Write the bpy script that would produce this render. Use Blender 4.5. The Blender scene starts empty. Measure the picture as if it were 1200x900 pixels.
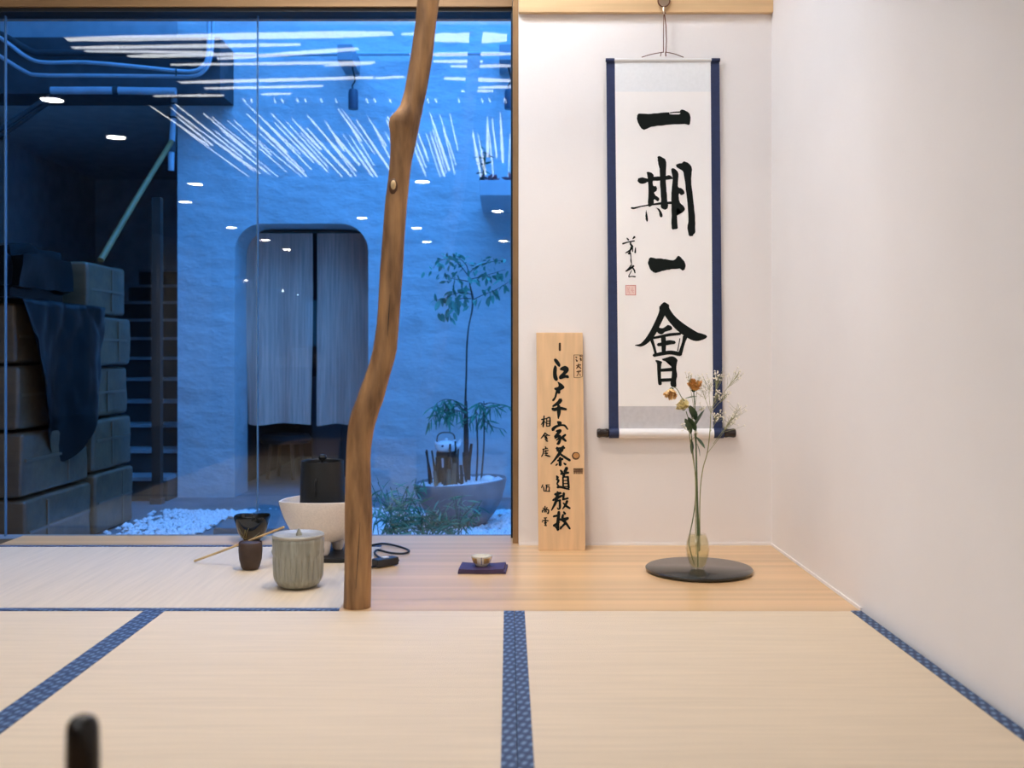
import bpy, bmesh, math, random
from mathutils import Vector, Matrix, noise as mnoise
R = random.Random(7)
S = bpy.context.scene
COL = S.collection
# ------------------------------------------------------------------ camera
FPX, CX, CY, H = 1200.0, 596.0, 415.0, 0.643      # focal length in px, vanishing point, eye height (m)
cam = bpy.data.cameras.new('camera'); camo = bpy.data.objects.new('camera', cam); COL.objects.link(camo)
cam.sensor_width = 36; cam.lens = 36; cam.shift_x = (600-CX)/1200; cam.shift_y = -(450-CY)/1200
cam.clip_start = .05; cam.clip_end = 200
camo.location = (0, 0, H); camo.rotation_euler = (math.pi/2, 0, 0)
cam.dof.use_dof = True; cam.dof.focus_distance = 3.35; cam.dof.aperture_fstop = 4.0
S.camera = camo
def at(px, py, Y): return Vector(((px-CX)/FPX*Y, Y, H-(py-CY)/FPX*Y))
# ------------------------------------------------------------------ sky, view
w = bpy.data.worlds.new('sky'); S.world = w; w.use_nodes = True
bg = w.node_tree.nodes['Background']; bg.inputs[0].default_value = (.060, .32, 1.0, 1); bg.inputs[1].default_value = 5.8
S.view_settings.view_transform = 'Standard'; S.view_settings.look = 'None'
S.view_settings.exposure = 0.16; S.view_settings.gamma = 1; S.view_settings.use_curve_mapping = False
SLIT_E, COVE_E, LAMP_E = 8.6, 38.0, 130.0
WARM = (.97, .985, 1.0)
# ------------------------------------------------------------------ helpers
BASE = {}
def empty(name, loc, label=None, cat=None, group=None):
    o = bpy.data.objects.new(name, None); o.empty_display_size = .05; COL.objects.link(o); o.location = loc; BASE[o.name] = Vector(loc)
    if label: tag(o, label, cat, group)
    return o
def tag(o, label, cat, group=None):
    o['label'] = label; o['category'] = cat
    if group: o['group'] = group
    return o
def struct(o): o['kind'] = 'structure'; return o
def mk(name, vf, mat, parent=None, smooth=False, bevel=0, label=None, kind=None, angle=None):
    """one mesh object; vertices are given in world metres"""
    v, f = vf; v = [Vector(p) for p in v]
    if parent is not None: off = BASE[parent.name]
    else:
        xs = [p.x for p in v]; ys = [p.y for p in v]; zs = [p.z for p in v]
        off = Vector(((min(xs)+max(xs))/2, (min(ys)+max(ys))/2, min(zs)))
    me = bpy.data.meshes.new(name); me.from_pydata([p-off for p in v], [], f); me.update()
    bm = bmesh.new(); bm.from_mesh(me); bmesh.ops.recalc_face_normals(bm, faces=bm.faces)
    if bevel: bmesh.ops.bevel(bm, geom=list(bm.edges), offset=bevel, segments=2, profile=.6, affect='EDGES', clamp_overlap=True)
    bm.to_mesh(me); bm.free()
    if mat: me.materials.append(mat)
    if smooth:
        for p in me.polygons: p.use_smooth = True
        me.set_sharp_from_angle(angle=math.radians(angle or 40))
    o = bpy.data.objects.new(name, me); COL.objects.link(o)
    if parent is not None: o.parent = parent
    else: o.location = off
    BASE[o.name] = off
    if label: o['label'] = label
    if kind: o['kind'] = kind
    return o
def join(*parts):
    V, F = [], []
    for v, f in parts:
        n = len(V); V += list(v); F += [[i+n for i in q] for q in f]
    return V, F
def box(x0, x1, y0, y1, z0, z1):
    return ([(x, y, z) for z in (z0, z1) for y in (y0, y1) for x in (x0, x1)],
            [[0,2,3,1],[4,5,7,6],[0,1,5,4],[2,6,7,3],[0,4,6,2],[1,3,7,5]])
def obox(c, sx, sy, sz, rz=0, rx=0, ry=0):
    v, f = box(-sx/2, sx/2, -sy/2, sy/2, -sz/2, sz/2)
    M = Matrix.Translation(c) @ Matrix.Rotation(rz,4,'Z') @ Matrix.Rotation(ry,4,'Y') @ Matrix.Rotation(rx,4,'X')
    return [M @ Vector(p) for p in v], f
def lathe(c, prof, n=40, fn=None, caps=True):
    V, F = [], []; c = Vector(c); m = len(prof)
    for i in range(n):
        a = 2*math.pi*i/n
        for j, (r, z) in enumerate(prof):
            if fn: r, z = fn(a, j, r, z)
            V.append(c+Vector((r*math.cos(a), r*math.sin(a), z)))
    for i in range(n):
        k = (i+1) % n
        for j in range(m-1): F.append([i*m+j, k*m+j, k*m+j+1, i*m+j+1])
    if caps:
        if prof[0][0] > 1e-5: F.append([i*m for i in range(n)])
        if prof[-1][0] > 1e-5: F.append([i*m+m-1 for i in range(n)])
    return V, F
def catmull(pts, k=5):
    pts = [Vector(p) for p in pts]
    if len(pts) < 3: return [pts[0].lerp(pts[-1], i/k) for i in range(k+1)]
    P = [2*pts[0]-pts[1]]+pts+[2*pts[-1]-pts[-2]]; out = []
    for i in range(1, len(P)-2):
        a, b, c, d = P[i-1:i+3]
        for s in range(k):
            t = s/k; out.append(.5*((2*b)+(c-a)*t+(2*a-5*b+4*c-d)*t*t+(3*b-a-3*c+d)*t**3))
    out.append(pts[-1]); return out
def tube(path, rad, n=8, sub=0):
    path = [Vector(p) for p in path]
    if not isinstance(rad, (list, tuple)): rad = [rad]*len(path)
    if sub:
        q = catmull([Vector((p.x, p.y, p.z, r)) for p, r in zip(path, rad)], sub)
        path = [Vector(p[:3]) for p in q]; rad = [max(p[3], 1e-5) for p in q]
    V, F = [], []; m = len(path); T0 = None; N = None
    for i, p in enumerate(path):
        T = (path[min(i+1, m-1)]-path[max(i-1, 0)]).normalized()
        if N is None:
            N = T.orthogonal().normalized()
        else:
            N = (N-T*N.dot(T)).normalized()
        B = T.cross(N)
        for k in range(n):
            a = 2*math.pi*k/n; V.append(p+(N*math.cos(a)+B*math.sin(a))*rad[i])
    for i in range(m-1):
        for k in range(n):
            k2 = (k+1) % n; F.append([i*n+k, i*n+k2, (i+1)*n+k2, (i+1)*n+k])
    F.append(list(range(n))[::-1]); F.append([(m-1)*n+k for k in range(n)])
    return V, F
def blob(c, rx, ry, rz, nu=10, nv=7, jit=0, seed=0):
    rr = random.Random(seed); V, F = [], []; c = Vector(c)
    for j in range(nv+1):
        t = math.pi*j/nv
        for i in range(nu):
            a = 2*math.pi*i/nu; s = 1+(rr.random()-.5)*jit
            V.append(c+Vector((rx*math.sin(t)*math.cos(a)*s, ry*math.sin(t)*math.sin(a)*s, rz*math.cos(t)*s)))
    for j in range(nv):
        for i in range(nu): F.append([j*nu+i, j*nu+(i+1) % nu, (j+1)*nu+(i+1) % nu, (j+1)*nu+i])
    return V, F
# ------------------------------------------------------------------ materials
def L(c): return tuple(((x/255)/12.92 if x/255 <= .04045 else ((x/255+.055)/1.055)**2.4) for x in c)
def M(name, col, rough=.6, metal=0, var=0, vscale=8, stretch=(1,1,1), bump=0, bscale=60, bstretch=None, spec=.5, coat=0, emit=0, detail=4, bdist=.01, col2=None):
    m = bpy.data.materials.new(name); m.use_nodes = True; nt = m.node_tree; b = nt.nodes['Principled BSDF']
    b.inputs['Roughness'].default_value = rough; b.inputs['Metallic'].default_value = metal
    b.inputs['Specular IOR Level'].default_value = spec; b.inputs['Coat Weight'].default_value = coat
    b.inputs['Base Color'].default_value = (*col, 1)
    if emit: b.inputs['Emission Color'].default_value = (*col, 1); b.inputs['Emission Strength'].default_value = emit
    tc = nt.nodes.new('ShaderNodeTexCoord')
    if var or col2:
        mp = nt.nodes.new('ShaderNodeMapping'); mp.inputs['Scale'].default_value = stretch
        nz = nt.nodes.new('ShaderNodeTexNoise'); nz.inputs['Scale'].default_value = vscale; nz.inputs['Detail'].default_value = detail
        rp = nt.nodes.new('ShaderNodeValToRGB'); e = rp.color_ramp.elements
        e[0].position = .32; e[1].position = .68
        e[0].color = (*(col2 if col2 else [x*(1-var) for x in col]), 1); e[1].color = (*[min(1, x*(1+var)) for x in col], 1)
        nt.links.new(tc.outputs['Object'], mp.inputs[0]); nt.links.new(mp.outputs[0], nz.inputs[0])
        nt.links.new(nz.outputs[0], rp.inputs[0]); nt.links.new(rp.outputs[0], b.inputs['Base Color'])
    if bump:
        mp2 = nt.nodes.new('ShaderNodeMapping'); mp2.inputs['Scale'].default_value = bstretch or stretch
        n2 = nt.nodes.new('ShaderNodeTexNoise'); n2.inputs['Scale'].default_value = bscale; n2.inputs['Detail'].default_value = 5
        bp = nt.nodes.new('ShaderNodeBump'); bp.inputs['Strength'].default_value = bump; bp.inputs['Distance'].default_value = bdist
        nt.links.new(tc.outputs['Object'], mp2.inputs[0]); nt.links.new(mp2.outputs[0], n2.inputs[0])
        nt.links.new(n2.outputs[0], bp.inputs['Height']); nt.links.new(bp.outputs[0], b.inputs['Normal'])
    return m
def emis(name, col, e):
    m = bpy.data.materials.new(name); m.use_nodes = True; nt = m.node_tree; nt.nodes.clear()
    o = nt.nodes.new('ShaderNodeOutputMaterial'); x = nt.nodes.new('ShaderNodeEmission')
    x.inputs[0].default_value = (*col, 1); x.inputs[1].default_value = e; nt.links.new(x.outputs[0], o.inputs[0]); return m
def thin_glass(name, tint=(1,1,1), ior=1.5, rough=0.0):
    """clear sheet: Fresnel mix of see-through and mirror, same from both faces"""
    m = bpy.data.materials.new(name); m.use_nodes = True; nt = m.node_tree; nt.nodes.clear(); N = nt.nodes.new
    o = N('ShaderNodeOutputMaterial'); mx = N('ShaderNodeMixShader'); t = N('ShaderNodeBsdfTransparent'); g = N('ShaderNodeBsdfGlossy')
    t.inputs[0].default_value = (*tint, 1); g.inputs['Roughness'].default_value = rough
    fr = N('ShaderNodeFresnel'); ge = N('ShaderNodeNewGeometry'); mr = N('ShaderNodeMapRange')
    mr.inputs['To Min'].default_value = ior; mr.inputs['To Max'].default_value = 1/ior
    nt.links.new(ge.outputs['Backfacing'], mr.inputs['Value']); nt.links.new(mr.outputs[0], fr.inputs[0])
    nt.links.new(fr.outputs[0], mx.inputs[0]); nt.links.new(t.outputs[0], mx.inputs[1]); nt.links.new(g.outputs[0], mx.inputs[2])
    nt.links.new(mx.outputs[0], o.inputs[0]); return m
def tatami(name, along):
    """rush matting; rushes run along x ('x') or y ('y')"""
    m = M(name, L((219,199,172)), .55, var=.05, vscale=3, stretch=(1.2, 26, 1) if along == 'x' else (26, 1.2, 1), detail=6)
    nt = m.node_tree; b = nt.nodes['Principled BSDF']; tc = [n for n in nt.nodes if n.type == 'TEX_COORD'][0]
    w1 = nt.nodes.new('ShaderNodeTexWave'); w1.inputs['Scale'].default_value = 75; w1.bands_direction = 'X' if along == 'x' else 'Y'; w1.inputs['Distortion'].default_value = .4
    w2 = nt.nodes.new('ShaderNodeTexWave'); w2.inputs['Scale'].default_value = 160; w2.bands_direction = 'Y' if along == 'x' else 'X'
    ad = nt.nodes.new('ShaderNodeMath'); ad.operation = 'MULTIPLY_ADD'; ad.inputs[1].default_value = .6
    bp = nt.nodes.new('ShaderNodeBump'); bp.inputs['Strength'].default_value = .35; bp.inputs['Distance'].default_value = .002
    for x in (w1, w2): nt.links.new(tc.outputs['Object'], x.inputs[0])
    nt.links.new(w1.outputs['Fac'], ad.inputs[0]); nt.links.new(w2.outputs['Fac'], ad.inputs[2])
    nt.links.new(ad.outputs[0], bp.inputs['Height']); nt.links.new(bp.outputs[0], b.inputs['Normal']); return m
def heri(name):
    """blue brocade edging with paler diagonal flecks"""
    m = M(name, L((54,82,128)), .65); nt = m.node_tree; b = nt.nodes['Principled BSDF']; N = nt.nodes.new
    tc = [n for n in nt.nodes if n.type == 'TEX_COORD'][0]
    mp = N('ShaderNodeMapping'); mp.inputs['Rotation'].default_value = (0, 0, .35); mp.inputs['Scale'].default_value = (1, 1, 1)
    wv = N('ShaderNodeTexWave'); wv.inputs['Scale'].default_value = 12; wv.bands_direction = 'Y'; wv.inputs['Distortion'].default_value = 1.5
    wx = N('ShaderNodeTexWave'); wx.inputs['Scale'].default_value = 22; wx.bands_direction = 'X'
    mu = N('ShaderNodeMath'); mu.operation = 'MULTIPLY'
    nz = N('ShaderNodeTexNoise'); nz.inputs['Scale'].default_value = 400
    ad = N('ShaderNodeMath'); ad.operation = 'MULTIPLY_ADD'; ad.inputs[1].default_value = .35
    rp = N('ShaderNodeValToRGB'); e = rp.color_ramp.elements; e[0].position = .15; e[1].position = .9
    e[0].color = (*L((36,54,88)), 1); e[1].color = (*L((108,132,162)), 1)
    x = rp.color_ramp.elements.new(.5); x.color = (*L((62,86,124)), 1)
    nt.links.new(tc.outputs['Object'], mp.inputs[0])
    for q in (wv, wx, nz): nt.links.new(mp.outputs[0], q.inputs[0])
    nt.links.new(wv.outputs['Fac'], mu.inputs[0]); nt.links.new(wx.outputs['Fac'], mu.inputs[1])
    nt.links.new(nz.outputs[0], ad.inputs[0]); nt.links.new(mu.outputs[0], ad.inputs[2])
    nt.links.new(ad.outputs[0], rp.inputs[0]); nt.links.new(rp.outputs[0], b.inputs['Base Color']); return m
plaster = M('plaster', L((240,235,233)), .75, var=.015, vscale=3, bump=.03, bscale=180)
plank = M('plank', L((218,178,130)), .34, var=.16, vscale=3.0, stretch=(.10, 8, 3), detail=4, bump=.02, bscale=30, bstretch=(1,20,1), coat=.4)
plank.node_tree.nodes['Principled BSDF'].inputs['Coat Roughness'].default_value = .22
beamwood = M('beamwood', L((222,186,140)), .5, var=.10, vscale=4, stretch=(.5, 8, 14))
tat_x, tat_y, heri_m = tatami('rush_across', 'x'), tatami('rush_deep', 'y'), heri('brocade')
dark_metal = M('dark_metal', (.012,.016,.024), .45, metal=.3)
bronze = M('bronze', L((150,118,82)), .35, metal=.35, var=.1, vscale=5)
glass = thin_glass('window_glass', (.97,.985,.98))
ink = M('ink', (.010,.013,.012), .8, spec=.1)
black = M('black', (.008,.008,.009), .4)
# ------------------------------------------------------------------ setting: room
YB, YG, XR, XL, ZC, ZG = 3.445, 3.62, .885, -1.75, 2.40, -.40     # back wall, glass, right wall, platform edge, ceiling, ground
Y0 = 2.563                                                         # front edge of the alcove
struct(mk('floor_platform', box(XL, XR, -1.2, YG+.02, ZG, -.05), M('platform', L((150,112,72)), .6, var=.1)))
struct(mk('floor_alcove', join(box(-.425, XR, Y0, YB, -.05, 0), box(-.425, .034, YB, YG+.01, -.05, 0), box(-1.72, -.425, YB-.001, YG+.01, -.05, 0)), plank))
struct(mk('wall_back', box(.034, XR+.1, YB, YB+.25, ZG, 4.2), plaster))
struct(mk('wall_right', box(XR, XR+.1, -24, YB, ZG, ZC), plaster))
struct(mk('baseboard_back', box(.036, XR, YB-.004, YB, 0, .008), plaster))
struct(mk('baseboard_right', box(XR-.004, XR, Y0, YB-.004, 0, .008), plaster))
struct(mk('wall_light_blocker', box(XL, XR, 2.70, 2.72, 2.10, ZC), beamwood))  # unseen valance added to keep cove light off the front side wall
hallgrey = M('hall_grey', (.22,.20,.19), .8, var=.1)
struct(mk('ceiling', box(-7.6, XR+.1, -24, YG+.1, ZC, ZC+.1), M('ceiling_wood', (.10,.065,.04), .7, var=.2, vscale=3, stretch=(1,12,1))))
struct(mk('floor_hall', box(-7.6, XR+.1, -24, YG+.1, ZG-.1, ZG-.0005), M('hall_floor', (.05,.045,.04), .35, var=.2)))
struct(mk('wall_left', box(-7.7, -7.6, -24, YG+.1, ZG, ZC), hallgrey))
struct(mk('wall_window_header', box(-7.6, .034, YG-.045, YG+.1, 1.852, 4.2), hallgrey))
struct(mk('wall_window_side', box(-7.6, -2.67, YG-.04, YG+.1, ZG, 1.852), hallgrey))
struct(mk('wall_window_sill', box(-2.67, .034, YG+.012, YG+.1, ZG, -.012), hallgrey))
# far wall of the hall with daylight openings (seen mirrored in the glass)
YF = -24.0
def far_wall():
    xs = [-7.6, -6.2, -5.85, -2.62, -2.2, -1.77, .05, XR+.1]; parts = []
    def seg(x0, x1, z0, z1): parts.append(box(x0, x1, YF-.15, YF, z0, z1))
    seg(-7.6,-6.2,ZG,ZC); seg(-6.2,-5.85,ZG,.9); seg(-6.2,-5.85,2.28,ZC); seg(-5.85,-2.62,ZG,ZC); seg(-2.62,-2.2,2.28,ZC)
    seg(-2.2,-1.77,ZG,ZC); seg(-1.77,.05,ZG,1.35); seg(-1.77,.05,2.36,ZC); seg(.05,XR+.1,ZG,ZC); return join(*parts)
struct(mk('wall_far', far_wall(), hallgrey))
tinted = thin_glass('tinted_glass', (.42,.42,.40))  # tinted panes added to dim the daylight in the mirrored openings
for i, (a, b, c, d) in enumerate([(-6.2,-5.85,.9,2.28), (-2.62,-2.2,ZG,2.28), (-1.77,.05,1.35,2.36)]): struct(mk('window_%d' % (4+i), box(a, b, YF-.08, YF-.07, c, d), tinted))
# window: three panes, head frame, bronze mullion
seams = [-2.66, -1.778, -.887, .012]
for i in range(3):
    p = struct(mk('window_%d' % (i+1), box(seams[i]+.001, seams[i+1]-.001, YG-.004, YG+.004, -.012, 1.84), glass))
seal = M('seal', L((70,110,150)), .4)
for i in (1, 2): struct(mk('trim_%d' % i, box(seams[i]-.002, seams[i]+.002, YG-.006, YG+.006, 0, 1.84), seal))
struct(mk('trim_3', box(-2.67, .014, YG-.045, YG+.03, 1.838, 1.852), dark_metal))
struct(mk('trim_4', box(-2.67, .012, YG-.06, YG-.045, 1.852, 1.98), M('lintel_wood', L((150,116,78)), .6, var=.15, vscale=4, stretch=(.5,8,14))))
struct(mk('trim_5', join(box(.0145, .0335, YB+.035, YG+.02, 0, 1.98)), bronze))
struct(mk('trim_6', box(.008, .0145, YG-.04, YG+.02, 0, 1.84), dark_metal))
struct(mk('trim_7', box(.034, XR, YB-.022, YB, 1.786, 1.91), beamwood, bevel=.002))
# tatami
def mat(label, x0, x1, y0, y1, along):
    e = empty('tatami_mat', ((x0+x1)/2, (y0+y1)/2, -.05), label, 'tatami mat', 'tatami mats'); hw = .026
    if along == 'x':
        mk('mat_surface', box(x0+.02, x1-.02, y0+.001, y1-.001, -.05, 0), tat_x, e)
        for a, b in ((x0+.0006, x0+hw), (x1-hw, x1-.0006)): mk('cloth_edging', box(a, b, y0+.002, y1-.002, -.05, .0016), heri_m, e, label='blue brocade edging')
    else:
        mk('mat_surface', box(x0+.001, x1-.001, y0+.02, y1-.02, -.05, 0), tat_y, e)
        for a, b in ((y0+.0006, y0+hw), (y1-hw, y1-.0006)): mk('cloth_edging', box(x0+.002, x1-.002, a, b, -.05, .0016), heri_m, e, label='blue brocade edging')
mat('straw tatami mat laid crosswise under the lidded jar and brazier', XL, -.425, Y0, YB-.002, 'y')
mat('straw tatami mat in front of the curved post, between two long blue edgings', -.886, .014, .76, Y0, 'x')
mat('straw tatami mat running along the white side wall', .014, XR-.003, .76, Y0, 'x')
mat('straw tatami mat beside the upright dark rod, at the platform edge', XL, -.886, .76, Y0, 'x')
# ------------------------------------------------------------------ luminous ceiling: light slits, mirrored in the window
def ceil_pt(px, py):
    Yp = FPX*(ZC-H)/(CY-py); return Vector(((px-CX)/FPX*Yp, 2*YG-Yp, ZC))
slit_m = emis('slit_light', WARM, SLIT_E); cove_m = emis('cove_light', (.91, .97, 1.07), COVE_E)
lc = empty('ceiling_light_panel', (-.9, 1.2, ZC-.02), 'dark ceiling panel with ragged glowing slits, mirrored in the window', 'ceiling light')
mk('panel', join(box(-2.75, .86, -2.9, 2.695, ZC-.012, ZC-.0005), box(-1.74, .86, 2.725, 3.3, ZC-.012, ZC-.0005)), M('panel_dark', (.03,.022,.016), .8), lc)
def slit(pa, pb, wa, wb, m=slit_m):
    d = (pb-pa); n = Vector((-d.y, d.x, 0)).normalized(); V, K = [], 7; s = R.random()*9
    for i in range(K):
        t = i/(K-1); wv = (wa*(1-t)+wb*t)*(.55+.45*math.sin(math.pi*min(1, max(0, t*1.02)))**.5)*(.85+.3*mnoise.noise((t*4, s, 0)))
        c = pa.lerp(pb, t); c = Vector((c.x, c.y, ZC-.014)); V += [c-n*wv/2, c+n*wv/2]
    V += [Vector((p.x, p.y, p.z-.003)) for p in V]; n2 = 2*K; F = []
    for i in range(K-1):
        a = 2*i; F += [[a, a+1, a+3, a+2], [n2+a, n2+a+2, n2+a+3, n2+a+1], [a, a+2, n2+a+2, n2+a], [a+1, n2+a+1, n2+a+3, a+3]]
    F += [[0, n2, n2+1, 1], [n2-2, n2-1, 2*n2-1, 2*n2-2]]
    mk('light_slit', (V, F), m, lc)
for x0, x1, ya, yb, t in [(78,460,43,36,9),(507,594,41,41,16),(480,600,61,60,5),(85,352,53,49,5),(150,300,63,60,5),(255,420,66,54,5),(200,440,73,70,3.5),
        (210,438,94,88,4.5),(440,474,89,87,3),(528,600,75,74,4),(520,600,89,92,5),(560,600,100,99,3.5),(540,578,104,104,3),(240,378,101,98,3),(180,262,110,109,2.5),
        (306,342,108,107,2.5),(508,566,69,69,4),(380,436,74,71,3),(100,250,57,58,3),(420,452,36,36,4),(470,500,37,36,3)]:
    th = abs(ceil_pt(x0, ya+t/2).y-ceil_pt(x0, ya-t/2).y); slit(ceil_pt(x0, ya), ceil_pt(x1, yb), th*.8, th)
for px in range(285, 600, 9):                                        # row of short dashes
    if R.random() < .55: slit(ceil_pt(px, 113), ceil_pt(px+R.uniform(1,3), 118), R.uniform(.008,.02), .01)
X = -2.55
while X < .06:
    big = R.random() < .35; Ya = R.uniform(7.1, 8.2); Yb = min(10.05, Ya+R.uniform(1.0, 2.8)); px = CX+FPX*X/8.7
    if not (537 < px < 553):
        slit(Vector((X+R.uniform(-.02,.04), 2*YG-Ya, ZC)), Vector((X, 2*YG-Yb, ZC)), R.uniform(.006,.016), R.uniform(.03,.042) if big else R.uniform(.010,.024))
    X += R.uniform(.032, .055)
R2 = random.Random(21); Y = 2.79                                                             # same ceiling, above the picture
while Y < 3.07:
    a = R2.uniform(-1.2,-.5); slit(Vector((a, Y, ZC)), Vector((min(.55, a+R2.uniform(.8,1.3)), Y+R2.uniform(-.03,.03), ZC)), R2.uniform(.03,.06), R2.uniform(.03,.06), cove_m)
    Y += R2.uniform(.06, .075)
# downlights of the hall, mirrored in the window
lamp_m = emis('lamp_light', (1, .93, .86), LAMP_E); ring_m = M('lamp_ring', (.7,.7,.7), .4)
for px, py in [(61,116),(136,160),(229,215),(217,236),(271,266),(310,281),(336,292),(425,255),(488,267),(500,283),(495,212),(583,247),(591,282),(288,328),(330,340),(347,345)]:
    c = ceil_pt(px, py); e = empty('ceiling_downlight', (c.x, c.y, ZC-.012), 'round recessed downlight in the hall ceiling, mirrored in the window', 'downlight', 'hall downlights')
    r = .075
    mk('trim_ring', lathe((c.x, c.y, ZC), [(r, -.010), (r+.012, -.010), (r+.014, -.0005), (r, -.0005)], 24, caps=False), ring_m, e)
    mk('lens', lathe((c.x, c.y, ZC), [(r, -.006), (r, -.001)], 24), lamp_m, e)
for sx, sy, pw in ((-1.15, 2.35, 30), (-.1, 2.45, 54)):  # unseen spots added as fill for the mats and lower back wall
    e = empty('ceiling_downlight', (sx, sy, ZC-.03), 'unseen round fill downlight added in the ceiling above the mats', 'downlight', 'added fill downlights')
    mk('trim_ring', lathe((sx, sy, ZC-.02), [(.05,-.010),(.062,-.010),(.064,.006),(.05,.006)], 24, caps=False), ring_m, e)
    mk('lens', lathe((sx, sy, ZC-.02), [(.05,-.002),(.05,.003)], 24), lamp_m, e)
    ld_ = bpy.data.lights.new('fill_spot', 'SPOT'); ld_.energy = pw; ld_.color = (1,.86,.72); ld_.spot_size = math.radians(112); ld_.spot_blend = 1; ld_.shadow_soft_size = .05
    lo = bpy.data.objects.new('fill_spot', ld_); COL.objects.link(lo); lo.parent = e; lo.location = (0, 0, -.01)
# hall furniture seen mirrored
white_p = M('white_paint', (.75,.73,.70), .7)
tag(mk('partition_wall', box(-5.2, -5.1, -10.3, -7.6, ZG, ZC-.01), white_p), 'white partition wall in the hall behind, mirrored in the window', 'partition')
ct = empty('shop_counter', (-3.6, -9, ZG), 'dark shop counter in the hall behind, mirrored in the window', 'counter')
woodd = M('dark_wood', (.06,.04,.028), .5, var=.2)
mk('body', box(-4.3, -2.9, -9.4, -8.8, ZG, .40), woodd, ct); mk('counter_top', box(-4.36, -2.86, -9.46, -8.74, .40, .44), woodd, ct)
for i, (x, hgt, wd, cl) in enumerate([(-4.1,.22,.10,(.3,.3,.35)), (-3.85,.34,.08,(.6,.5,.4)), (-3.6,.16,.18,(.7,.7,.72)), (-3.3,.30,.30,(.8,.8,.82)), (-3.02,.2,.12,(.5,.5,.55))]):
    g = empty('counter_box', (x, -9.05, .44), ['grey', 'tan', 'pale grey', 'white', 'blue grey'][i]+' box standing on the hall counter', 'box', 'boxes on the hall counter')
    m_ = M('card%d' % i, cl, .6); mk('carton', box(x-wd/2, x+wd/2, -9.12, -8.98, .44, .44+hgt), m_, g, bevel=.004); mk('lid', box(x-wd/2-.004, x+wd/2+.004, -9.125, -8.975, .44+hgt-.03, .44+hgt+.004), m_, g)
bn = empty('hall_bench', (-.85, -1.9, ZG), 'low pale bench in the hall behind, mirrored in the window', 'bench')
mk('bench_top', box(-1.15, -.6, -2.2, -1.55, -.27, -.23), white_p, bn)
for a in (-1.1, -.65):
    for b in (-2.15, -1.6): mk('leg', box(a-.02, a+.02, b-.02, b+.02, ZG, -.27), white_p, bn)
# ------------------------------------------------------------------ setting: courtyard
YW = 7.45
wallw = M('courtyard_plaster', L((202,202,202)), .85, var=.05, vscale=2, bump=1.0, bscale=3.4, bstretch=(1,1,1.8), detail=8, bdist=.038)
def arch_wall():
    x0, x1, zt, r = (275-CX)/FPX*YW, (431.5-CX)/FPX*YW, H+(CY-262)/FPX*YW, .20
    out = [(x0, ZG)] + [(x0+r-r*math.cos(a), zt-r+r*math.sin(a)) for a in [math.pi/2*i/8 for i in range(9)]]
    out += [(x1-r+r*math.sin(a), zt-r+r*math.cos(a)) for a in [math.pi/2*i/8 for i in range(9)]] + [(x1, ZG)]
    V, F = [], []
    def quad(a, b, c, d):
        n = len(V); V.extend([a, b, c, d]); F.append([n, n+1, n+2, n+3])
    zt2, xl, xr, y2 = 4.2, (208-CX)/FPX*YW, 1.6, YW+.37
    quad((xl,YW,ZG),(x0,YW,ZG),(x0,YW,zt2),(xl,YW,zt2)); quad((x1,YW,ZG),(xr,YW,ZG),(xr,YW,zt2),(x1,YW,zt2))
    for i in range(len(out)-1):
        (a, za), (b, zb) = out[i], out[i+1]
        if abs(a-b) > 1e-6: quad((a,YW,za),(b,YW,zb),(b,YW,zt2),(a,YW,zt2))
        quad((a,YW,za),(b,YW,zb),(b,y2,zb),(a,y2,za))
    quad((xl,YW,ZG),(xl,YW,zt2),(xl,y2,zt2),(xl,y2,ZG)); quad((xl,YW,zt2),(xr,YW,zt2),(xr,y2,zt2),(xl,y2,zt2))
    return V, F
o = struct(mk('wall_courtyard', arch_wall(), wallw))
bm = bmesh.new(); bm.from_mesh(o.data); bmesh.ops.remove_doubles(bm, verts=bm.verts, dist=1e-4); bmesh.ops.recalc_face_normals(bm, faces=bm.faces); bm.to_mesh(o.data); bm.free()
struct(mk('wall_courtyard_right', box(1.5, 1.6, YG+.1, YW, ZG, 4.2), wallw))
concrete = M('concrete', L((120,122,124)), .8, var=.15, vscale=5, bump=.2, bscale=40)
struct(mk('floor_courtyard', box(-4.4, 1.6, YG+.1, 11.0, ZG-.1, ZG), concrete))
darkwall = M('stairwell_paint', L((190,190,190)), .8, var=.1)
struct(mk('wall_stairwell_back', box(-4.4, -2.2, 10.9, 11.0, ZG, 2.5), darkwall))
struct(mk('wall_stairwell_left', box(-4.5, -4.4, YG+.1, 11.0, ZG, 4.2), darkwall))
struct(mk('wall_stairwell_right', box(-2.3, -2.2, YW+.371, 10.9, ZG, 4.2), darkwall))
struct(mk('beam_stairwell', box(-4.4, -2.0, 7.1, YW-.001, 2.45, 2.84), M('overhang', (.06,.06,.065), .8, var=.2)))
struct(mk('ceiling_stairwell', box(-4.4, -2.2, YW, 11.0, 2.5, 2.6), darkwall))
struct(mk('wall_above_stairs', box(-4.4, -2.411, YW, YW+.1, 2.6, 4.2), M('fascia_plaster', L((170,172,176)), .85, var=.1, bump=.4, bscale=4)))
struct(mk('ceiling_sky_blocker', box(-4.5, -2.5, YG+.1, YW+.37, 4.2, 4.3), concrete))  # unseen roof added to shade the bundles and left courtyard
# room behind the doorway
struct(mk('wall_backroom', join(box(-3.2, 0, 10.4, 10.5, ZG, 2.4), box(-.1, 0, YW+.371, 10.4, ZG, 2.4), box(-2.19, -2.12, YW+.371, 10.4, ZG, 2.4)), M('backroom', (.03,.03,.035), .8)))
struct(mk('ceiling_backroom', box(-2.2, 0, YW+.371, 10.5, 2.4, 2.5), hallgrey))
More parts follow.
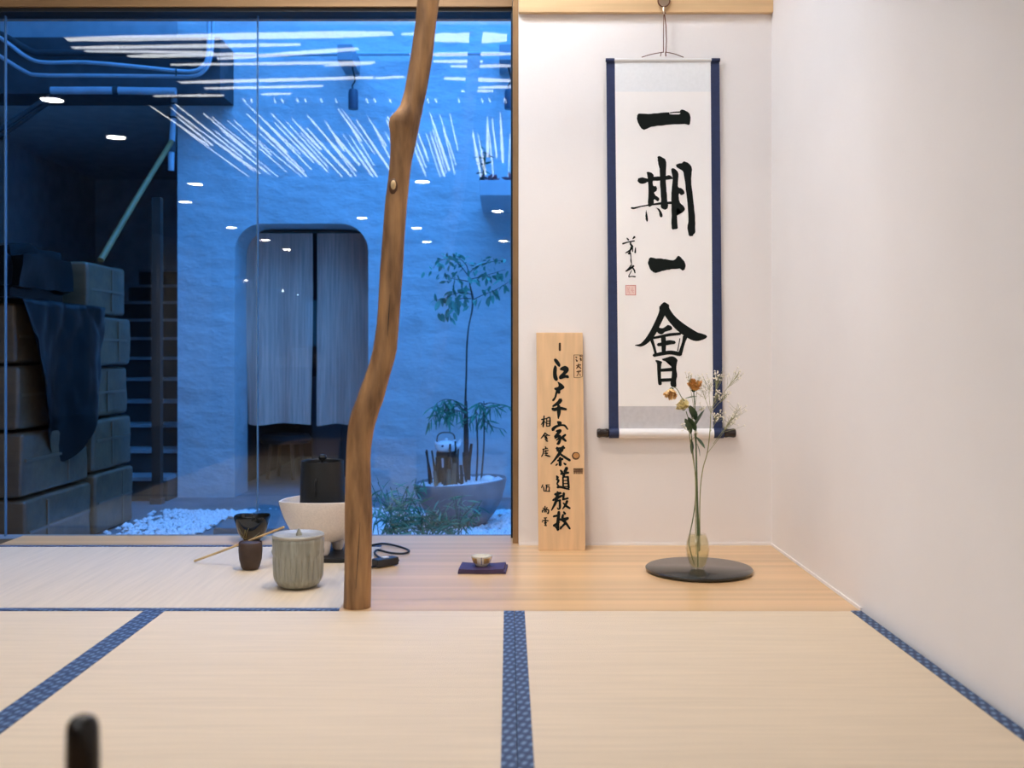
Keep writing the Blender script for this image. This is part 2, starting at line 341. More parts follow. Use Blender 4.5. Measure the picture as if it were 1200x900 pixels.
# ------------------------------------------------------------------ tree-trunk post
PE = [(-396,527,553),(-300,519,546),(-200,510,537),(-100,501,527),(0,489,515),(25,487,511.5),(67,481,507),(107,474,500),(124,469,496),(131,464,495),(139,456.5,493),(147,455.5,491.5),(155,457,490),(172,457.5,486.5),(187,457,483),(200,456,481),(240,451,477),(280,448,474),(320,445,472),
      (360,443,469),(380,441.5,467.5),(410,437,465),(425,433,461.5),(440,428,457),(455,422.5,453),(470,417,449),(480,413,445),(490,410,442),(500,408,439),(510,407,437),(525,406,435),(540,405.5,434),(570,404.5,435),(600,404,436.4),(650,404,435.5),(700,403,434.7),(712.5,402.5,434.5)]
YP = 2.605
def trunk():
    V, F, n = [], [], 28
    for py, l, r in PE:
        c = at((l+r)/2, py, YP); a = (r-l)/2*YP/FPX
        if py == 712.5: c.z = .0005
        for k in range(n):
            t = 2*math.pi*k/n; q = 1+.05*mnoise.noise((math.cos(t)*1.3, math.sin(t)*1.3, c.z*5))*abs(math.sin(t))
            V.append(c+Vector((a*math.cos(t), a*.98*math.sin(t)*q, 0)))
    m = len(PE)
    for i in range(m-1):
        for k in range(n): F.append([i*n+k, i*n+(k+1) % n, (i+1)*n+(k+1) % n, (i+1)*n+k])
    F.append(list(range(n))); F.append([(m-1)*n+k for k in range(n)]); return V, F
bark = M('peeled_trunk', L((176,132,86)), .6, var=.0, col2=L((102,70,40)), vscale=10, stretch=(3.2,3.2,.55), detail=7, bump=.35, bscale=14, bstretch=(4,4,.5))
b0 = at(418.5, 712.5, YP)
tp = empty('tree_trunk_post', (b0.x, YP, .0005), 'crooked peeled tree trunk post rising from the tatami to the ceiling', 'post')
mk('trunk', trunk(), bark, tp, smooth=True, angle=60)
kc = at(461, 217, YP-.0275)
mk('knot', blob(kc, .0075, .006, .013, 10, 6), M('knot_wood', L((205,176,132)), .6, var=.2, vscale=60), tp, smooth=True)
mk('knot_ring', blob(kc+Vector((0,.003,-.003)), .0125, .0065, .021, 12, 6), M('knot_ring', L((82,50,26)), .6), tp, smooth=True)
mk('crack', tube([at(457,345,YP-.0285), at(455.5,370,YP-.0295), at(454,395,YP-.0305)], [.0003,.0012,.0003], 6), black, tp)
mk('crack', tube([at(422,612,YP-.035), at(419.5,650,YP-.0345), at(417,690,YP-.0345)], [.0003,.0010,.0003], 6), black, tp)
# ------------------------------------------------------------------ brush lettering
def ribbon2(pts, sub=6):
    """brush stroke given as (x, y, width) -> closed outline"""
    q = catmull([Vector(p) for p in pts], sub) if len(pts) > 2 else [Vector(pts[0]).lerp(Vector(pts[1]), i/6) for i in range(7)]
    l, r = [], []; m = len(q)
    for i, p in enumerate(q):
        d = Vector(q[min(i+1, m-1)][:2])-Vector(q[max(i-1, 0)][:2]); d = d.normalized() if d.length > 1e-6 else Vector((1, 0)); n = Vector((-d.y, d.x)); c = Vector(p[:2]); hw = max(p[2], 2)/2
        if i == 0: l.append(c-d*hw*.7+n*hw*.2); r.append(c-d*hw*.7-n*hw*.2)
        l.append(c+n*hw); r.append(c-n*hw)
        if i == m-1: l.append(c+d*hw*.7+n*hw*.2); r.append(c+d*hw*.7-n*hw*.2)
    return l, r
def glyph(name, parent, strokes, off, sc, place, mat_=ink, lift=.0006, rough=0):
    """strokes: ('p', outline points) or list of (x,y,w); place maps photo px to the sheet"""
    V, F = [], []; rr = random.Random(5)
    for k, s in enumerate(strokes):
        z = lift+k*.00002
        if s[0] == 'p':
            pts = catmull([Vector(p) for p in s[1]+[s[1][0]]], 3)[:-1]; n = len(V)
            bm = bmesh.new(); vs = [bm.verts.new((p.x+rr.uniform(-rough, rough), p.y+rr.uniform(-rough, rough), 0)) for p in pts]
            f = bm.faces.new(vs); r = bmesh.ops.triangulate(bm, faces=[f]); bm.verts.index_update()
            for v in bm.verts: V.append(place(off[0]+v.co.x/sc, off[1]+v.co.y/sc, z))
            for f in bm.faces: F.append([n+v.index for v in f.verts])
            bm.free()
        else:
            l, r = ribbon2(s); n = len(V); m = len(l)
            for p in l+r: V.append(place(off[0]+p.x/sc, off[1]+p.y/sc, z))
            F += [[n+i, n+i+1, n+m+i+1, n+m+i] for i in range(m-1)]
    o = mk(name, (V, F), mat_, parent); return o
# ------------------------------------------------------------------ hanging scroll
YS = YB-.012
def spl(px, py, lift=0): return at(px, py, YS-lift)
def sheet(x0a, x1a, ya, x0b, x1b, yb, lift, th=.0006):
    a = [spl(x0a,ya,lift), spl(x1a,ya,lift), spl(x1b,yb,lift), spl(x0b,yb,lift)]
    b = [p+Vector((0,th,0)) for p in a]; return a+b, [[0,1,2,3],[7,6,5,4],[0,4,5,1],[1,5,6,2],[2,6,7,3],[3,7,4,0]]
sc = empty('hanging_scroll', spl(780, 514), 'tall hanging calligraphy scroll with navy borders and four large black characters', 'scroll')
navy = M('navy_silk', L((32,46,86)), .6, var=.12, vscale=60, bump=.1, bscale=300)
paper = M('paper', L((250,247,245)), .8, var=.01); silk = M('pale_silk', L((239,241,243)), .6, var=.02, vscale=90)
greysilk = M('grey_silk', L((205,203,206)), .6, var=.05, vscale=60)
mk('navy_backing', sheet(710.5,843,70,713.5,847,506,0,.001), navy, sc)
mk('upper_silk', sheet(720.5,832.8,71,720.8,833,107.5,.0012), silk, sc)
mk('paper', sheet(720.8,833,107.5,724.7,835.6,476,.0012), paper, sc)
mk('lower_silk', sheet(724.7,835.6,476,725,836,503,.0012), greysilk, sc)
tr = mk('top_rod', tube([spl(711,70.2,.002), spl(842,70.2,.002)], .0055, 12), M('rod_white', L((232,230,228)), .5), sc)
for a, b in ((709.8,720), (833.5,843.6)): mk('rod_end', tube([spl(a,70.4,.002), spl(b,70.4,.002)], .0062, 12), navy, tr)
rc = .004
ro = mk('roller', tube([spl(725,508,rc), spl(836,508,rc)], .0165, 20), M('roller_silk', L((240,237,236)), .45), sc, smooth=True)
for a, b in ((713.6,725), (836,847.6)): mk('roller_wrap', tube([spl(a,507.5,rc), spl(b,507.5,rc)], .0172, 20), navy, ro, smooth=True)
knobm = M('knob_lacquer', (.02,.012,.01), .25)
def knob(x0, x1):
    ts = [0,.06,.2,.4,.6,.8,.94,1]; rs = [.0115,.0145,.0155,.0140,.0140,.0155,.0145,.0115]
    return tube([spl(x0+(x1-x0)*t, 507.5, rc) for t in ts], rs, 20)
for a, b in ((699.5,713.6), (847.6,862)): mk('roller_knob', knob(a, b), knobm, ro, smooth=True)
cordm = M('cord_brown', L((112,72,58)), .7)
def cord(*pts, r=.0014, name='cord'): return mk(name, tube([spl(x, y, l) for x, y, l in pts], r, 6, sub=4), cordm, sc, smooth=True)
cord((752,67,.004),(764,63.5,.006),(778,61,.008)); cord((780,61,.008),(790,63,.006),(801,67,.004))
cord((777.5,61,.008),(777.6,40,.011),(777.8,17,.013)); cord((780.4,61,.008),(781,48,.012),(780.6,36,.012),(780.2,28,.014),(778.6,16,.013), r=.0018)
cord((775,61.5,.008),(774,66,.008)); cord((780,61,.009),(780.3,66,.009), r=.002)
cord((776.4,15.5,.014),(778,14.6,.016),(779.8,15.6,.014), r=.0026, name='cord_knot')
hk = empty('scroll_hook', (spl(778,15).x, YB-.024, 1.788), 'round metal hook on the wooden rail holding the scroll cord', 'hook')
hm = M('hook_metal', L((196,178,158)), .3, metal=.8)
mk('hook_plate', [[spl(778,1,.016)+Vector((.019*math.cos(t), -.0 if k else .006, .019*math.sin(t))) for k in (0,1) for t in [2*math.pi*i/24 for i in range(24)]], [[i,(i+1)%24,24+(i+1)%24,24+i] for i in range(24)]+[list(range(24)),list(range(24,48))]], hm, hk)
mk('hook_rim', tube([spl(778,1,.018)+Vector((.0195*math.cos(2*math.pi*i/28), 0, .0195*math.sin(2*math.pi*i/28))) for i in range(29)], .0022, 8), M('hook_edge', L((120,84,66)), .35, metal=.7), hk, smooth=True)
mk('hook_peg', tube([spl(778,8,.014), spl(778,12,.017), spl(778,15.5,.018), spl(778,16,.012)], [.006,.0045,.0035,.003], 10, sub=3), hm, hk, smooth=True)
G = lambda n, s, off, k, **kw: glyph(n, sc, s, off, k, lambda x, y, z: spl(x, y, .0012+z), **kw)
G('character', [('p', [(105,225),(125,207),(220,212),(320,203),(440,196),(450,212),(550,214),(556,186),(575,165),(620,180),(660,215),(670,260),(662,310),(650,328),(610,318),(500,322),(370,333),(255,348),(215,365),(180,378),(150,362),(120,320),(103,265)]),
    [(450,200,10),(500,194,12),(555,192,14)]], (735,110), 9, rough=2)
G('character', [('p', [(107,285),(120,260),(165,252),(215,262),(275,245),(345,240),(410,232),(440,228),(475,245),(475,270),(440,272),(350,285),(270,285),(215,298),(170,318),(125,308)]),
    ('p', [(203,200),(225,192),(270,210),(278,240),(270,300),(275,340),(305,345),(315,375),(305,395),(285,410),(300,440),(335,465),(335,490),(320,503),(295,485),(277,478),(280,530),(245,558),(220,545),(225,420),(220,300),(215,240)]),
    ('p', [(318,35),(335,25),(375,42),(408,75),(412,150),(405,260),(415,400),(425,500),(432,560),(410,590),(385,588),(355,565),(358,480),(350,380),(345,250),(340,160),(325,90)]),
    [(45,573,20),(75,575,20),(150,556,13),(250,540,17),(350,526,25),(470,518,28)],
    ('p', [(202,590),(193,640),(195,690),(207,720),(220,695),(213,650)]), ('p', [(300,567),(330,605),(345,660),(360,672),(373,660),(360,610),(330,578)]),
    ('p', [(465,165),(480,153),(520,175),(540,215),(535,300),(540,355),(580,370),(605,410),(595,430),(570,437),(548,420),(545,470),(560,520),(600,560),(607,590),(590,615),(570,615),(540,585),(525,570),(528,700),(532,785),(500,797),(470,790),(468,700),(468,560),(465,450),(472,350),(478,250),(468,200)]),
    ('p', [(515,120),(535,108),(575,100),(602,83),(650,105),(682,150),(678,220),(675,290),(688,400),(700,520),(712,640),(718,740),(718,825),(700,850),(690,870),(655,868),(640,820),(635,770),(645,720),(640,600),(630,480),(612,330),(600,240),(585,185),(545,160),(520,138)])], (735,180), 9, rough=2)
G('character', [('p', [(352,340),(365,300),(385,285),(440,295),(500,298),(560,306),(610,313),(645,303),(675,267),(715,300),(745,345),(753,375),(740,410),(718,423),(690,403),(630,408),(580,413),(500,430),(440,447),(412,440),(380,410),(360,370)])], (720,270), 9, rough=2)
G('character', [[(392,62,70),(390,95,104),(370,150,74),(330,240,66),(270,360,66),(210,440,54),(150,487,34),(85,492,8)], [(400,70,84),(410,120,80),(470,210,84),(550,290,98),(640,355,104),(720,398,98),(785,402,70),(830,400,36)],
    ('p', [(325,300),(370,312),(410,290),(430,277),(465,290),(475,320),(450,335),(400,350),(370,375),(340,372),(315,350),(305,330)]),
    [(270,415,26),(350,400,28),(450,380,32),(560,370,28)], [(255,425,36),(280,500,30),(302,585,26)], [(612,400,52),(592,470,34),(555,590,44)], [(556,420,10),(545,480,9),(532,550,12)],
    [(280,598,34),(340,585,38),(450,568,42),(545,582,44)], [(325,485,34),(370,480,40),(440,462,48),(500,462,34)], [(380,400,50),(385,480,50),(385,560,42)]], (735,350), 9)
g4 = ('p', [(232,360),(245,345),(330,370),(325,400),(318,450),(315,550),(320,640),(328,710),(300,725),(275,705),(265,600),(258,480),(255,400)])
G('character', [g4, ('p', [(330,330),(400,310),(460,290),(520,300),(565,345),(555,400),(548,480),(560,580),(545,650),(548,740),(520,755),(470,740),(458,690),(475,600),(480,500),(465,420),(445,370),(380,362),(340,350)]),
    [(315,500,46),(480,488,54)], [(325,650,52),(480,642,48)]], (750,395), 12.857, lift=.0009)
G('signature', [[(155,95,12),(175,118,22)], [(250,80,28),(228,106,12)], [(103,165,22),(170,145,16),(248,130,18)], [(205,140,14),(200,170,22),(222,200,24),(200,240,20),(138,280,12)],
    [(215,190,18),(195,250,20),(182,292,18),(166,270,8)], [(226,215,12),(226,262,14)], [(262,215,12),(258,276,22)], [(200,280,16),(205,340,12),(205,370,16),(212,410,14)],
    [(215,420,12),(180,470,18),(140,508,12),(190,480,22),(238,440,26)], [(215,450,16),(245,490,20),(256,528,14)], [(215,495,9),(177,572,12),(215,570,12),(258,574,18)]], (720,270), 10.58)
redm = M('seal_red', L((214,120,112)), .8); pinkm = M('seal_pink', L((246,216,208)), .8)
G('seal_ground', [[(202,684,1),(202,690,112),(202,740,116),(202,796,112),(202,798,1)]], (720,270), 10.58, mat_=pinkm, lift=.0003)
G('seal_frame', [[(140,682,6),(265,682,7)], [(140,800,6),(265,800,7)], [(142,680,7),(142,800,6)], [(263,680,8),(263,800,8)], [(165,705,3),(170,780,3)], [(185,700,3),(178,740,3),(190,785,3)], [(225,705,3),(220,745,3),(240,780,3)], [(205,740,3),(245,745,3)]], (720,270), 10.58, mat_=redm, lift=.0006)
# ------------------------------------------------------------------ wooden name board leaning on the wall
def bpt(px, py, lift=0):
    dz = -(py-CY)/FPX; Yq = (3.352+.108*H)/(1-.108*dz)-lift; return at(px, py, Yq)
bd = empty('wooden_signboard', (bpt(658,644).x, 3.36, 0), 'upright pale wooden board with brushed black characters leaning on the wall', 'sign')
boardm = M('cedar_board', L((226,187,143)), .6, var=.09, vscale=5, stretch=(9,9,.35), detail=6)
c4 = [bpt(628.5,390), bpt(682.8,390), bpt(686,645), bpt(631,645)]
c4[2].z = c4[3].z = .0005
back4 = [p+Vector((0,.014,.001)) for p in c4]; back4[2].z = back4[3].z = .0005
mk('board', (c4+back4, [[0,1,2,3],[7,6,5,4],[0,4,5,1],[1,5,6,2],[2,6,7,3],[3,7,4,0]]), boardm, bd, bevel=.0008)
K = 13.846
def B(name, s, y0, m_=ink, lift=.0008):
    if m_ is ink: s = [q if q[0] == 'p' else [(x, y, w_*1.18+1) for x, y, w_ in q] for q in s]
    glyph(name, bd, s, (625, y0), K, lambda x, y, z: bpt(x, y, z), mat_=m_, lift=lift)
burn = M('burnt_mark', L((86,56,30)), .8)
B('slot', [[(430,240,34),(430,300,36),(430,355,34)]], 385, M('slot_dark', L((62,38,14)), .8))
B('character', [('p', [(332,505),(350,485),(385,500),(425,550),(440,595),(425,622),(400,612),(365,570),(340,530)]), ('p', [(350,590),(378,620),(383,660),(380,740),(400,820),(385,848),(355,845),(325,800),(318,720),(325,650)]),
    ('p', [(428,660),(450,630),(510,605),(560,625),(577,670),(555,715),(520,750),(560,755),(580,790),(560,808),(520,800),(440,825),(415,800),(425,765),(470,720),(490,690),(440,675)])], 385)
B('burnt_stamp', [[(660,428,10),(660,795,10)], [(660,428,8),(798,430,8)], [(798,430,8),(798,780,8)], [(662,797,8),(740,797,8),(796,780,6)], [(685,460,14),(705,470,26)], [(690,500,14),(710,530,30)], [(755,445,22),(785,450,14)], [(765,480,30),(775,520,26)],
    [(735,570,12),(725,610,26),(700,650,14)], [(695,600,14),(770,590,20)], [(740,620,24),(775,650,14)], [(705,700,20),(770,690,24)], [(735,700,24),(730,730,14),(705,770,12)], [(755,740,14),(765,765,12)]], 385, burn)
B('character', [('p', [(388,100),(410,105),(460,135),(505,185),(490,215),(440,245),(440,280),(415,300),(390,290),(375,350),(340,410),(315,418),(305,395),(340,350),(355,290),(365,245),(340,225),(345,200),(400,185),(408,150)])], 440)
B('character', [[(445,395,56),(405,445,52),(318,500,26)], [(310,540,40),(350,552,46),(430,532,46),(535,548,28)], [(412,490,42),(415,600,52),(405,700,16)]], 440)
B('character', [[(175,655,16),(165,760,26),(160,835,18)], [(132,715,20),(212,700,13)], [(165,740,14),(128,798,11)], [(180,750,13),(203,768,12)], [(218,697,14),(215,825,15)], [(215,696,16),(268,686,18),(268,818,22)], [(225,740,11),(263,738,11)], [(222,780,11),(263,778,11)], [(215,824,13),(268,820,13)]], 440)
B('character', [[(395,60,28),(425,85,64),(440,108,40)], [(315,192,46),(335,160,44),(385,130,34),(450,115,25),(510,122,28),(558,182,20)], [(375,212,28),(438,200,38),(400,250,42),(350,305,32)], [(352,328,18),(420,290,36),(438,330,34),(410,405,42),(385,418,24)], [(440,300,22),(400,340,22),(374,358,14)], [(475,308,38),(522,268,28)], [(470,320,42),(528,372,28)]], 490)
B('character', [[(190,238,16),(165,280,20),(124,328,12)], [(190,240,13),(225,270,18),(266,284,12)], [(175,288,11),(225,282,12)], [(188,306,24),(216,310,24)], [(192,340,22),(228,336,22)], [(205,366,16),(233,374,20)]], 490)
B('character', [[(195,464,16),(205,490,16)], [(152,505,14),(233,490,13)], [(165,510,16),(160,570,16),(132,626,14)], [(180,540,14),(243,522,14)], [(202,520,13),(210,600,14)], [(182,570,13),(233,570,18)], [(190,600,13),(235,610,20),(272,624,16)]], 490)
B('character', [[(384,475,28),(402,530,42)], [(486,460,38),(450,530,56)], [(370,492,24),(505,482,32)], [(430,530,56),(430,570,46)], [(420,580,46),(350,670,28),(284,746,16)], [(440,585,28),(520,640,34),(594,686,34)], [(394,690,24),(476,662,34)], [(435,645,42),(435,765,42)], [(368,765,22),(392,742,18)], [(494,730,18),(524,752,32)]], 490)
B('knot', [[(690,552,1),(690,560,80),(690,612,134),(690,664,80),(690,676,1)]], 490, burn, .0004)
B('knot_core', [[(695,566,1),(695,574,60),(695,606,100),(695,640,60),(695,652,1)]], 490, M('knot_core', L((190,134,76)), .7, var=.15, vscale=200), .0009)
B('burnt_stamp', [[(655+14*i, 130, 9), (655+14*i+(3 if i % 2 else -2), 212, 9)] for i in range(11)]+[[(652,130,14),(804,128,14)], [(655,170,8),(800,168,8)], [(690,150,10),(770,150,10)]], 540, burn)
B('character', [[(440,152,22),(470,190,38)], [(543,115,46),(512,180,46)], [(446,215,28),(570,192,32)], [(500,200,38),(490,255,36)], [(480,265,25),(485,430,25)], [(560,257,32),(575,440,30)], [(480,265,22),(565,260,22)], [(490,320,15),(565,318,15)], [(490,370,15),(565,368,15)], [(490,420,15),(570,420,15)],
    [(378,244,20),(395,275,42)], [(374,300,22),(408,320,34),(387,370,22),(408,408,26)], [(390,430,32),(440,425,32),(510,445,26),(584,463,20)]], 540)
B('character', [[(388,500,22),(410,540,46)], [(352,545,36),(430,525,36),(455,530,18)], [(400,522,36),(385,590,44)], [(318,640,28),(390,600,42),(466,565,28)], [(390,600,36),(350,700,36),(294,805,16)], [(385,650,26),(440,640,30)], [(430,650,30),(430,760,32),(405,785,20),(388,762,12)], [(495,525,36),(485,620,30)], [(475,630,26),(564,607,26)], [(550,652,36),(520,720,32),(474,782,16)], [(484,682,18),(530,730,32),(594,772,28)]], 540)
B('character', [[(155,388,15),(132,438,14)], [(165,420,14),(175,492,17)], [(202,395,14),(262,390,12)], [(216,402,17),(206,488,17)], [(206,430,12),(258,426,14),(255,488,16)], [(182,490,12),(270,497,15)]], 540)
B('character', [[(190,113,16),(190,163,14)], [(157,142,14),(174,158,16)], [(224,132,16),(210,158,12)], [(150,178,17),(146,212,17)], [(152,180,14),(243,172,17),(240,230,20),(226,224,11)], [(182,195,11),(213,191,12)], [(186,200,12),(181,214,11)], [(214,197,12),(206,214,12)]], 585)
B('character', [[(172,305,14),(218,301,14)], [(148,345,16),(242,350,18)], [(142,364,14),(150,374,12)], [(195,302,16),(195,370,20)], [(182,385,22),(213,381,22)], [(186,405,14),(208,405,14)], [(182,425,14),(213,428,19)]], 585)
B('character', [[(405,204,28),(413,230,42),(396,400,44),(400,495,36),(376,468,18),(342,427,28)], [(326,280,28),(426,256,34)], [(330,430,34),(420,370,28)], [(492,204,22),(514,238,36)], [(482,252,30),(470,300,36)], [(434,330,34),(500,330,52),(564,307,36)], [(482,342,44),(530,390,36),(594,481,26)], [(520,390,34),(470,440,26),(438,488,16)], [(442,442,16),(438,488,16)]], 585)
# ------------------------------------------------------------------ vase on a black disc
YV = 3.03; dx = (819-CX)/FPX*YV
dk = tag(mk('lacquer_tray', lathe((dx, YV, .0005), [(0,0),(.148,0),(.156,.004),(.157,.010),(.154,.0125),(0,.0125)], 64), M('lacquer', (.010,.012,.012), .22, coat=.3), smooth=True), 'round black lacquer board under the glass vase', 'tray')
vx, vz = (817.5-CX)/FPX*3.0, .0135; YV2 = 3.0
vs = empty('bud_vase', (vx, YV2, vz), 'small barrel-shaped clear glass vase with yellowish water on the black disc', 'vase')
vp = [(.0,.002),(.016,.0),(.019,.002),(.026,.018),(.0325,.042),(.0345,.060),(.033,.078),(.028,.094),(.0235,.1035)]
inner = [(r-.002, z) for r, z in vp[::-1][:-2]]; inner = inner+[(.015,.006),(0,.006)]
vgl = thin_glass('vase_glass', (.99,.985,.96), 1.5)
mk('glass_body', lathe((vx, YV2, vz), vp+inner, 40), vgl, vs, smooth=True)
water = M('yellow_water', L((240,226,178)), .12); nt = water.node_tree; b_ = nt.nodes['Principled BSDF']
mx = nt.nodes.new('ShaderNodeMixShader'); tb = nt.nodes.new('ShaderNodeBsdfTransparent'); tb.inputs[0].default_value = (.985,.96,.87,1); mx.inputs[0].default_value = .26
nt.links.new(tb.outputs[0], mx.inputs[1]); nt.links.new(b_.outputs[0], mx.inputs[2]); nt.links.new(mx.outputs[0], nt.nodes['Material Output'].inputs[0])
mk('water', lathe((vx, YV2, vz), [(0,.007),(.0145,.007)]+[(r-.0028, z) for r, z in vp[3:-1]]+[(.0225,.0985),(0,.0985)], 36), water, vs, smooth=True)
stemm = M('stem_green', L((86,104,66)), .55, var=.25, vscale=40); stemp = M('stem_pale', L((150,150,104)), .55, var=.2, vscale=40); leafm = M('rose_leaf', L((58,88,62)), .5, var=.25, vscale=30)
def fp(px, py, dy=0): return at(px, py, YV2+dy)
def leaf_mesh(name, ln, wd, m_, curl=.15, n=5):
    V, F = [], []
    for i in range(n+1):
        t = i/n; hw = wd/2*math.sin(math.pi*min(.985, t*.9+.06))**.8
        z = -curl*ln*t*t
        V += [(-hw, ln*t, z), (0, ln*t, z-.06*wd), (hw, ln*t, z)]
    for i in range(n): F += [[3*i,3*i+1,3*i+4,3*i+3],[3*i+1,3*i+2,3*i+5,3*i+4]]
    me = bpy.data.meshes.new(name); me.from_pydata(V, [], F); me.update(); me.materials.append(m_)
    for p in me.polygons: p.use_smooth = True
    return me
def put(me, root, pos, d, name='leaf', roll=0, s=1):
    """a shared-mesh leaf as a child of root; local +y points along d"""
    o = bpy.data.objects.new(name, me); COL.objects.link(o); o.parent = root
    y = Vector(d).normalized(); x = y.cross(Vector((0,0,1)));
    if x.length < 1e-3: x = Vector((1,0,0))
    x.normalize(); z = x.cross(y); m3 = Matrix((x, y, z)).transposed() @ Matrix.Rotation(roll, 3, 'Y')
    o.matrix_local = Matrix.Translation(Vector(pos)-BASE[root.name]) @ m3.to_4x4() @ Matrix.Scale(s, 4); return o
rose_leaf = leaf_mesh('rose_leaf', .045, .022, leafm, .2); pet_cache = {}
def rose(label, path, head, hd, r, col, col2, leaves, seed):
    e = empty('rose', fp(*path[0][:3]), label, 'flower'); rr = random.Random(seed)
    mk('stem', tube([fp(*p[:3]) for p in path], [p[3] for p in path], 7, sub=4), stemm, e, smooth=True)
    c = fp(*head); d = Vector(hd).normalized(); pm = M('petal', col, .6, col2=col2, vscale=60)
    x = d.orthogonal().normalized(); y = d.cross(x); bl = None
    for ring, (n, rad, ln, open_) in enumerate([(3,.28,1.0,.10),(4,.50,1.05,.25),(5,.78,.95,.55),(6,.92,.82,.5)]):
        for k in range(n):
            a = 2*math.pi*(k+rr.random()*.6)/n+ring; V, F = [], []; L_ = r*1.9*ln*rr.uniform(.75,1.15); wv = r*1.35*rr.uniform(.7,1.15); nu, nv = 8, 8
            for i in range(nv):
                t = i/(nv-1); rr_ = r*rad*(.30+.75*math.sin(t*math.pi*.55))+open_*r*t**3*.55; hgt = L_*t-open_*r*.35*t**4
                for j in range(nu):
                    s_ = (j-(nu-1)/2)/((nu-1)/2); aa = a+s_*wv/(r*1.5)*(.35+.65*math.sin(math.pi*min(1, t*.75+.12)))
                    cr = r*(.30*mnoise.noise((s_*2.2+seed, t*2.6, k*3+ring*7))+.14*mnoise.noise((s_*6+seed, t*5, k+ring*3)))*(.25+t)
                    q = rr_*(1+.12*s_*s_)+cr
                    V.append(c+x*math.cos(aa)*q+y*math.sin(aa)*q+d*(hgt-r*.9-.25*r*s_*s_*t+cr*.6))
            for i in range(nv-1):
                for j in range(nu-1): F.append([i*nu+j, i*nu+j+1, (i+1)*nu+j+1, (i+1)*nu+j])
            mk('petal', (V, F), pm, e, smooth=True, angle=60)
    mk('sepal', blob(c-d*r*.85, r*.42, r*.42, r*.4, 8, 5), leafm, e, smooth=True)
    for px, py, dy, dd, s in leaves: put(rose_leaf, e, fp(px, py, dy), dd, roll=rr.uniform(-.6,.6), s=s)
    return e
rose('drooping dried rose with pale orange petals bending towards the last character', [(818,664.5,0,.0022),(817,610,0,.0023),(816.5,560,.002,.0022),(815.5,520,.004,.0018),(811,490,.006,.0014),(806,475,.008,.0012),(799,466,.008,.0011),(794,457,.008,.0011),(789,453,.006,.0010)], (786,461,.004), (-.25,-.35,-.85), .0155, L((222,170,108)), L((240,208,150)), [], 11)
rose('upright rose with browned orange petals, topmost bloom in the vase', [(819.5,646,.002,.0032),(819,625,.002,.0032),(817.5,600,.002,.0032),(816.5,565,0,.0030),(816,540,-.002,.0024),(815.5,510,-.004,.0019),(814.5,480,-.004,.0017),(813,460,-.002,.0016)], (814,452,-.002), (.15,-.35,1), .0165, L((196,134,66)), L((226,172,100)),
     [(815,505,-.006,(-.35,-.3,.9),1.15),(815,492,-.006,(-.25,-.35,.85),1.2),(816,497,-.004,(.25,-.3,1),1.1),(816,512,-.004,(.5,-.4,-.5),.9),(817,520,-.004,(.35,-.35,-.9),.8)], 22)
rose('cream rose with dark leaves, lowest bloom in the vase', [(813.5,661,.006,.0016),(809,645,.008,.0016),(807.5,632,.008,.0016),(812,608,.004,.0016),(815,585,.004,.0017),(815,560,.004,.0016),(812,530,.004,.0014),(809,500,.002,.0014),(804,482,0,.0014)], (800,475,0), (-.25,-.4,.6), .0150, L((244,232,186)), L((226,204,140)),
     [(809,508,0,(-.2,-.35,.95),1.2),(810,515,0,(.15,-.3,-1),.9),(803,467,-.002,(.85,-.2,.35),.75)], 33)
def babys(label, base, knots, tips, seed, sm):
    e = empty('babys_breath', fp(*base), label, 'flower', 'sprigs of baby\'s breath'); rr = random.Random(seed)
    mk('stem', tube([fp(*p) for p in [base]+knots], [.0015]*(len(knots))+[.001], 6, sub=4), sm, e, smooth=True)
    bV = []; fV = []
    top = fp(*knots[-1])
    for origin, tip, n, spread in tips:
        n = int(n*1.7); o = fp(*origin); t = fp(*tip); mid = o.lerp(t, .55)+Vector((rr.uniform(-.004,.004), rr.uniform(-.006,.006), -.003))
        bV.append(tube([o, mid, t], [.0008,.0006,.0004], 5, sub=3))
        for k in range(n):
            p = t+Vector((rr.gauss(0, spread), rr.gauss(0, spread*.7), rr.gauss(0, spread*.75))); q = o.lerp(t, rr.uniform(.55, .98))
            bV.append(tube([q, q.lerp(p, .6)+Vector((0,0,-.002)), p], [.00045,.0004,.0003], 4))
            fV.append(blob(p, .0024, .0024, .0021, 6, 4, .6, rr.random()))
    mk('branchlets', join(*bV), sm, e, kind='stuff'); mk('florets', join(*fV), babyw, e, kind='stuff')
babyw = M('floret_white', L((244,238,224)), .7)
babys('airy sprig of baby\'s breath spreading over the navy scroll border', (820.5,640,.008), [(820,600,.006),(821,570,.004),(824,548,.002),(829,530,-.002),(832,505,-.004),(833,484,-.004)],
      [((833,484,-.004),(822,455,-.01),10,.014),((833,484,-.004),(831,445,-.004),12,.014),((832,490,-.004),(842,440,0),18,.013),((833,486,-.004),(841,462,-.008),14,.010),((833,480,-.004),(865,438,.004),14,.011),((831,508,-.004),(842,486,-.008),14,.010),((828,532,-.002),(858,490,0),16,.015),((836,520,0),(866,480,.004),12,.014),((833,484,-.004),(852,462,.006),10,.009)], 5, stemp)
babys('small sprig of baby\'s breath between the rose heads', (816,650,-.008), [(815,610,-.006),(815,560,-.004),(811,530,-.004),(808,505,-.006),(814,485,-.008)],
      [((814,485,-.008),(806,440,-.006),7,.009),((814,485,-.008),(823,478,-.01),6,.006),((808,505,-.006),(801,500,-.01),6,.007),((811,515,-.006),(815,507,-.012),5,.004),((814,480,-.008),(818,442,-.008),5,.006)], 6, stemp)
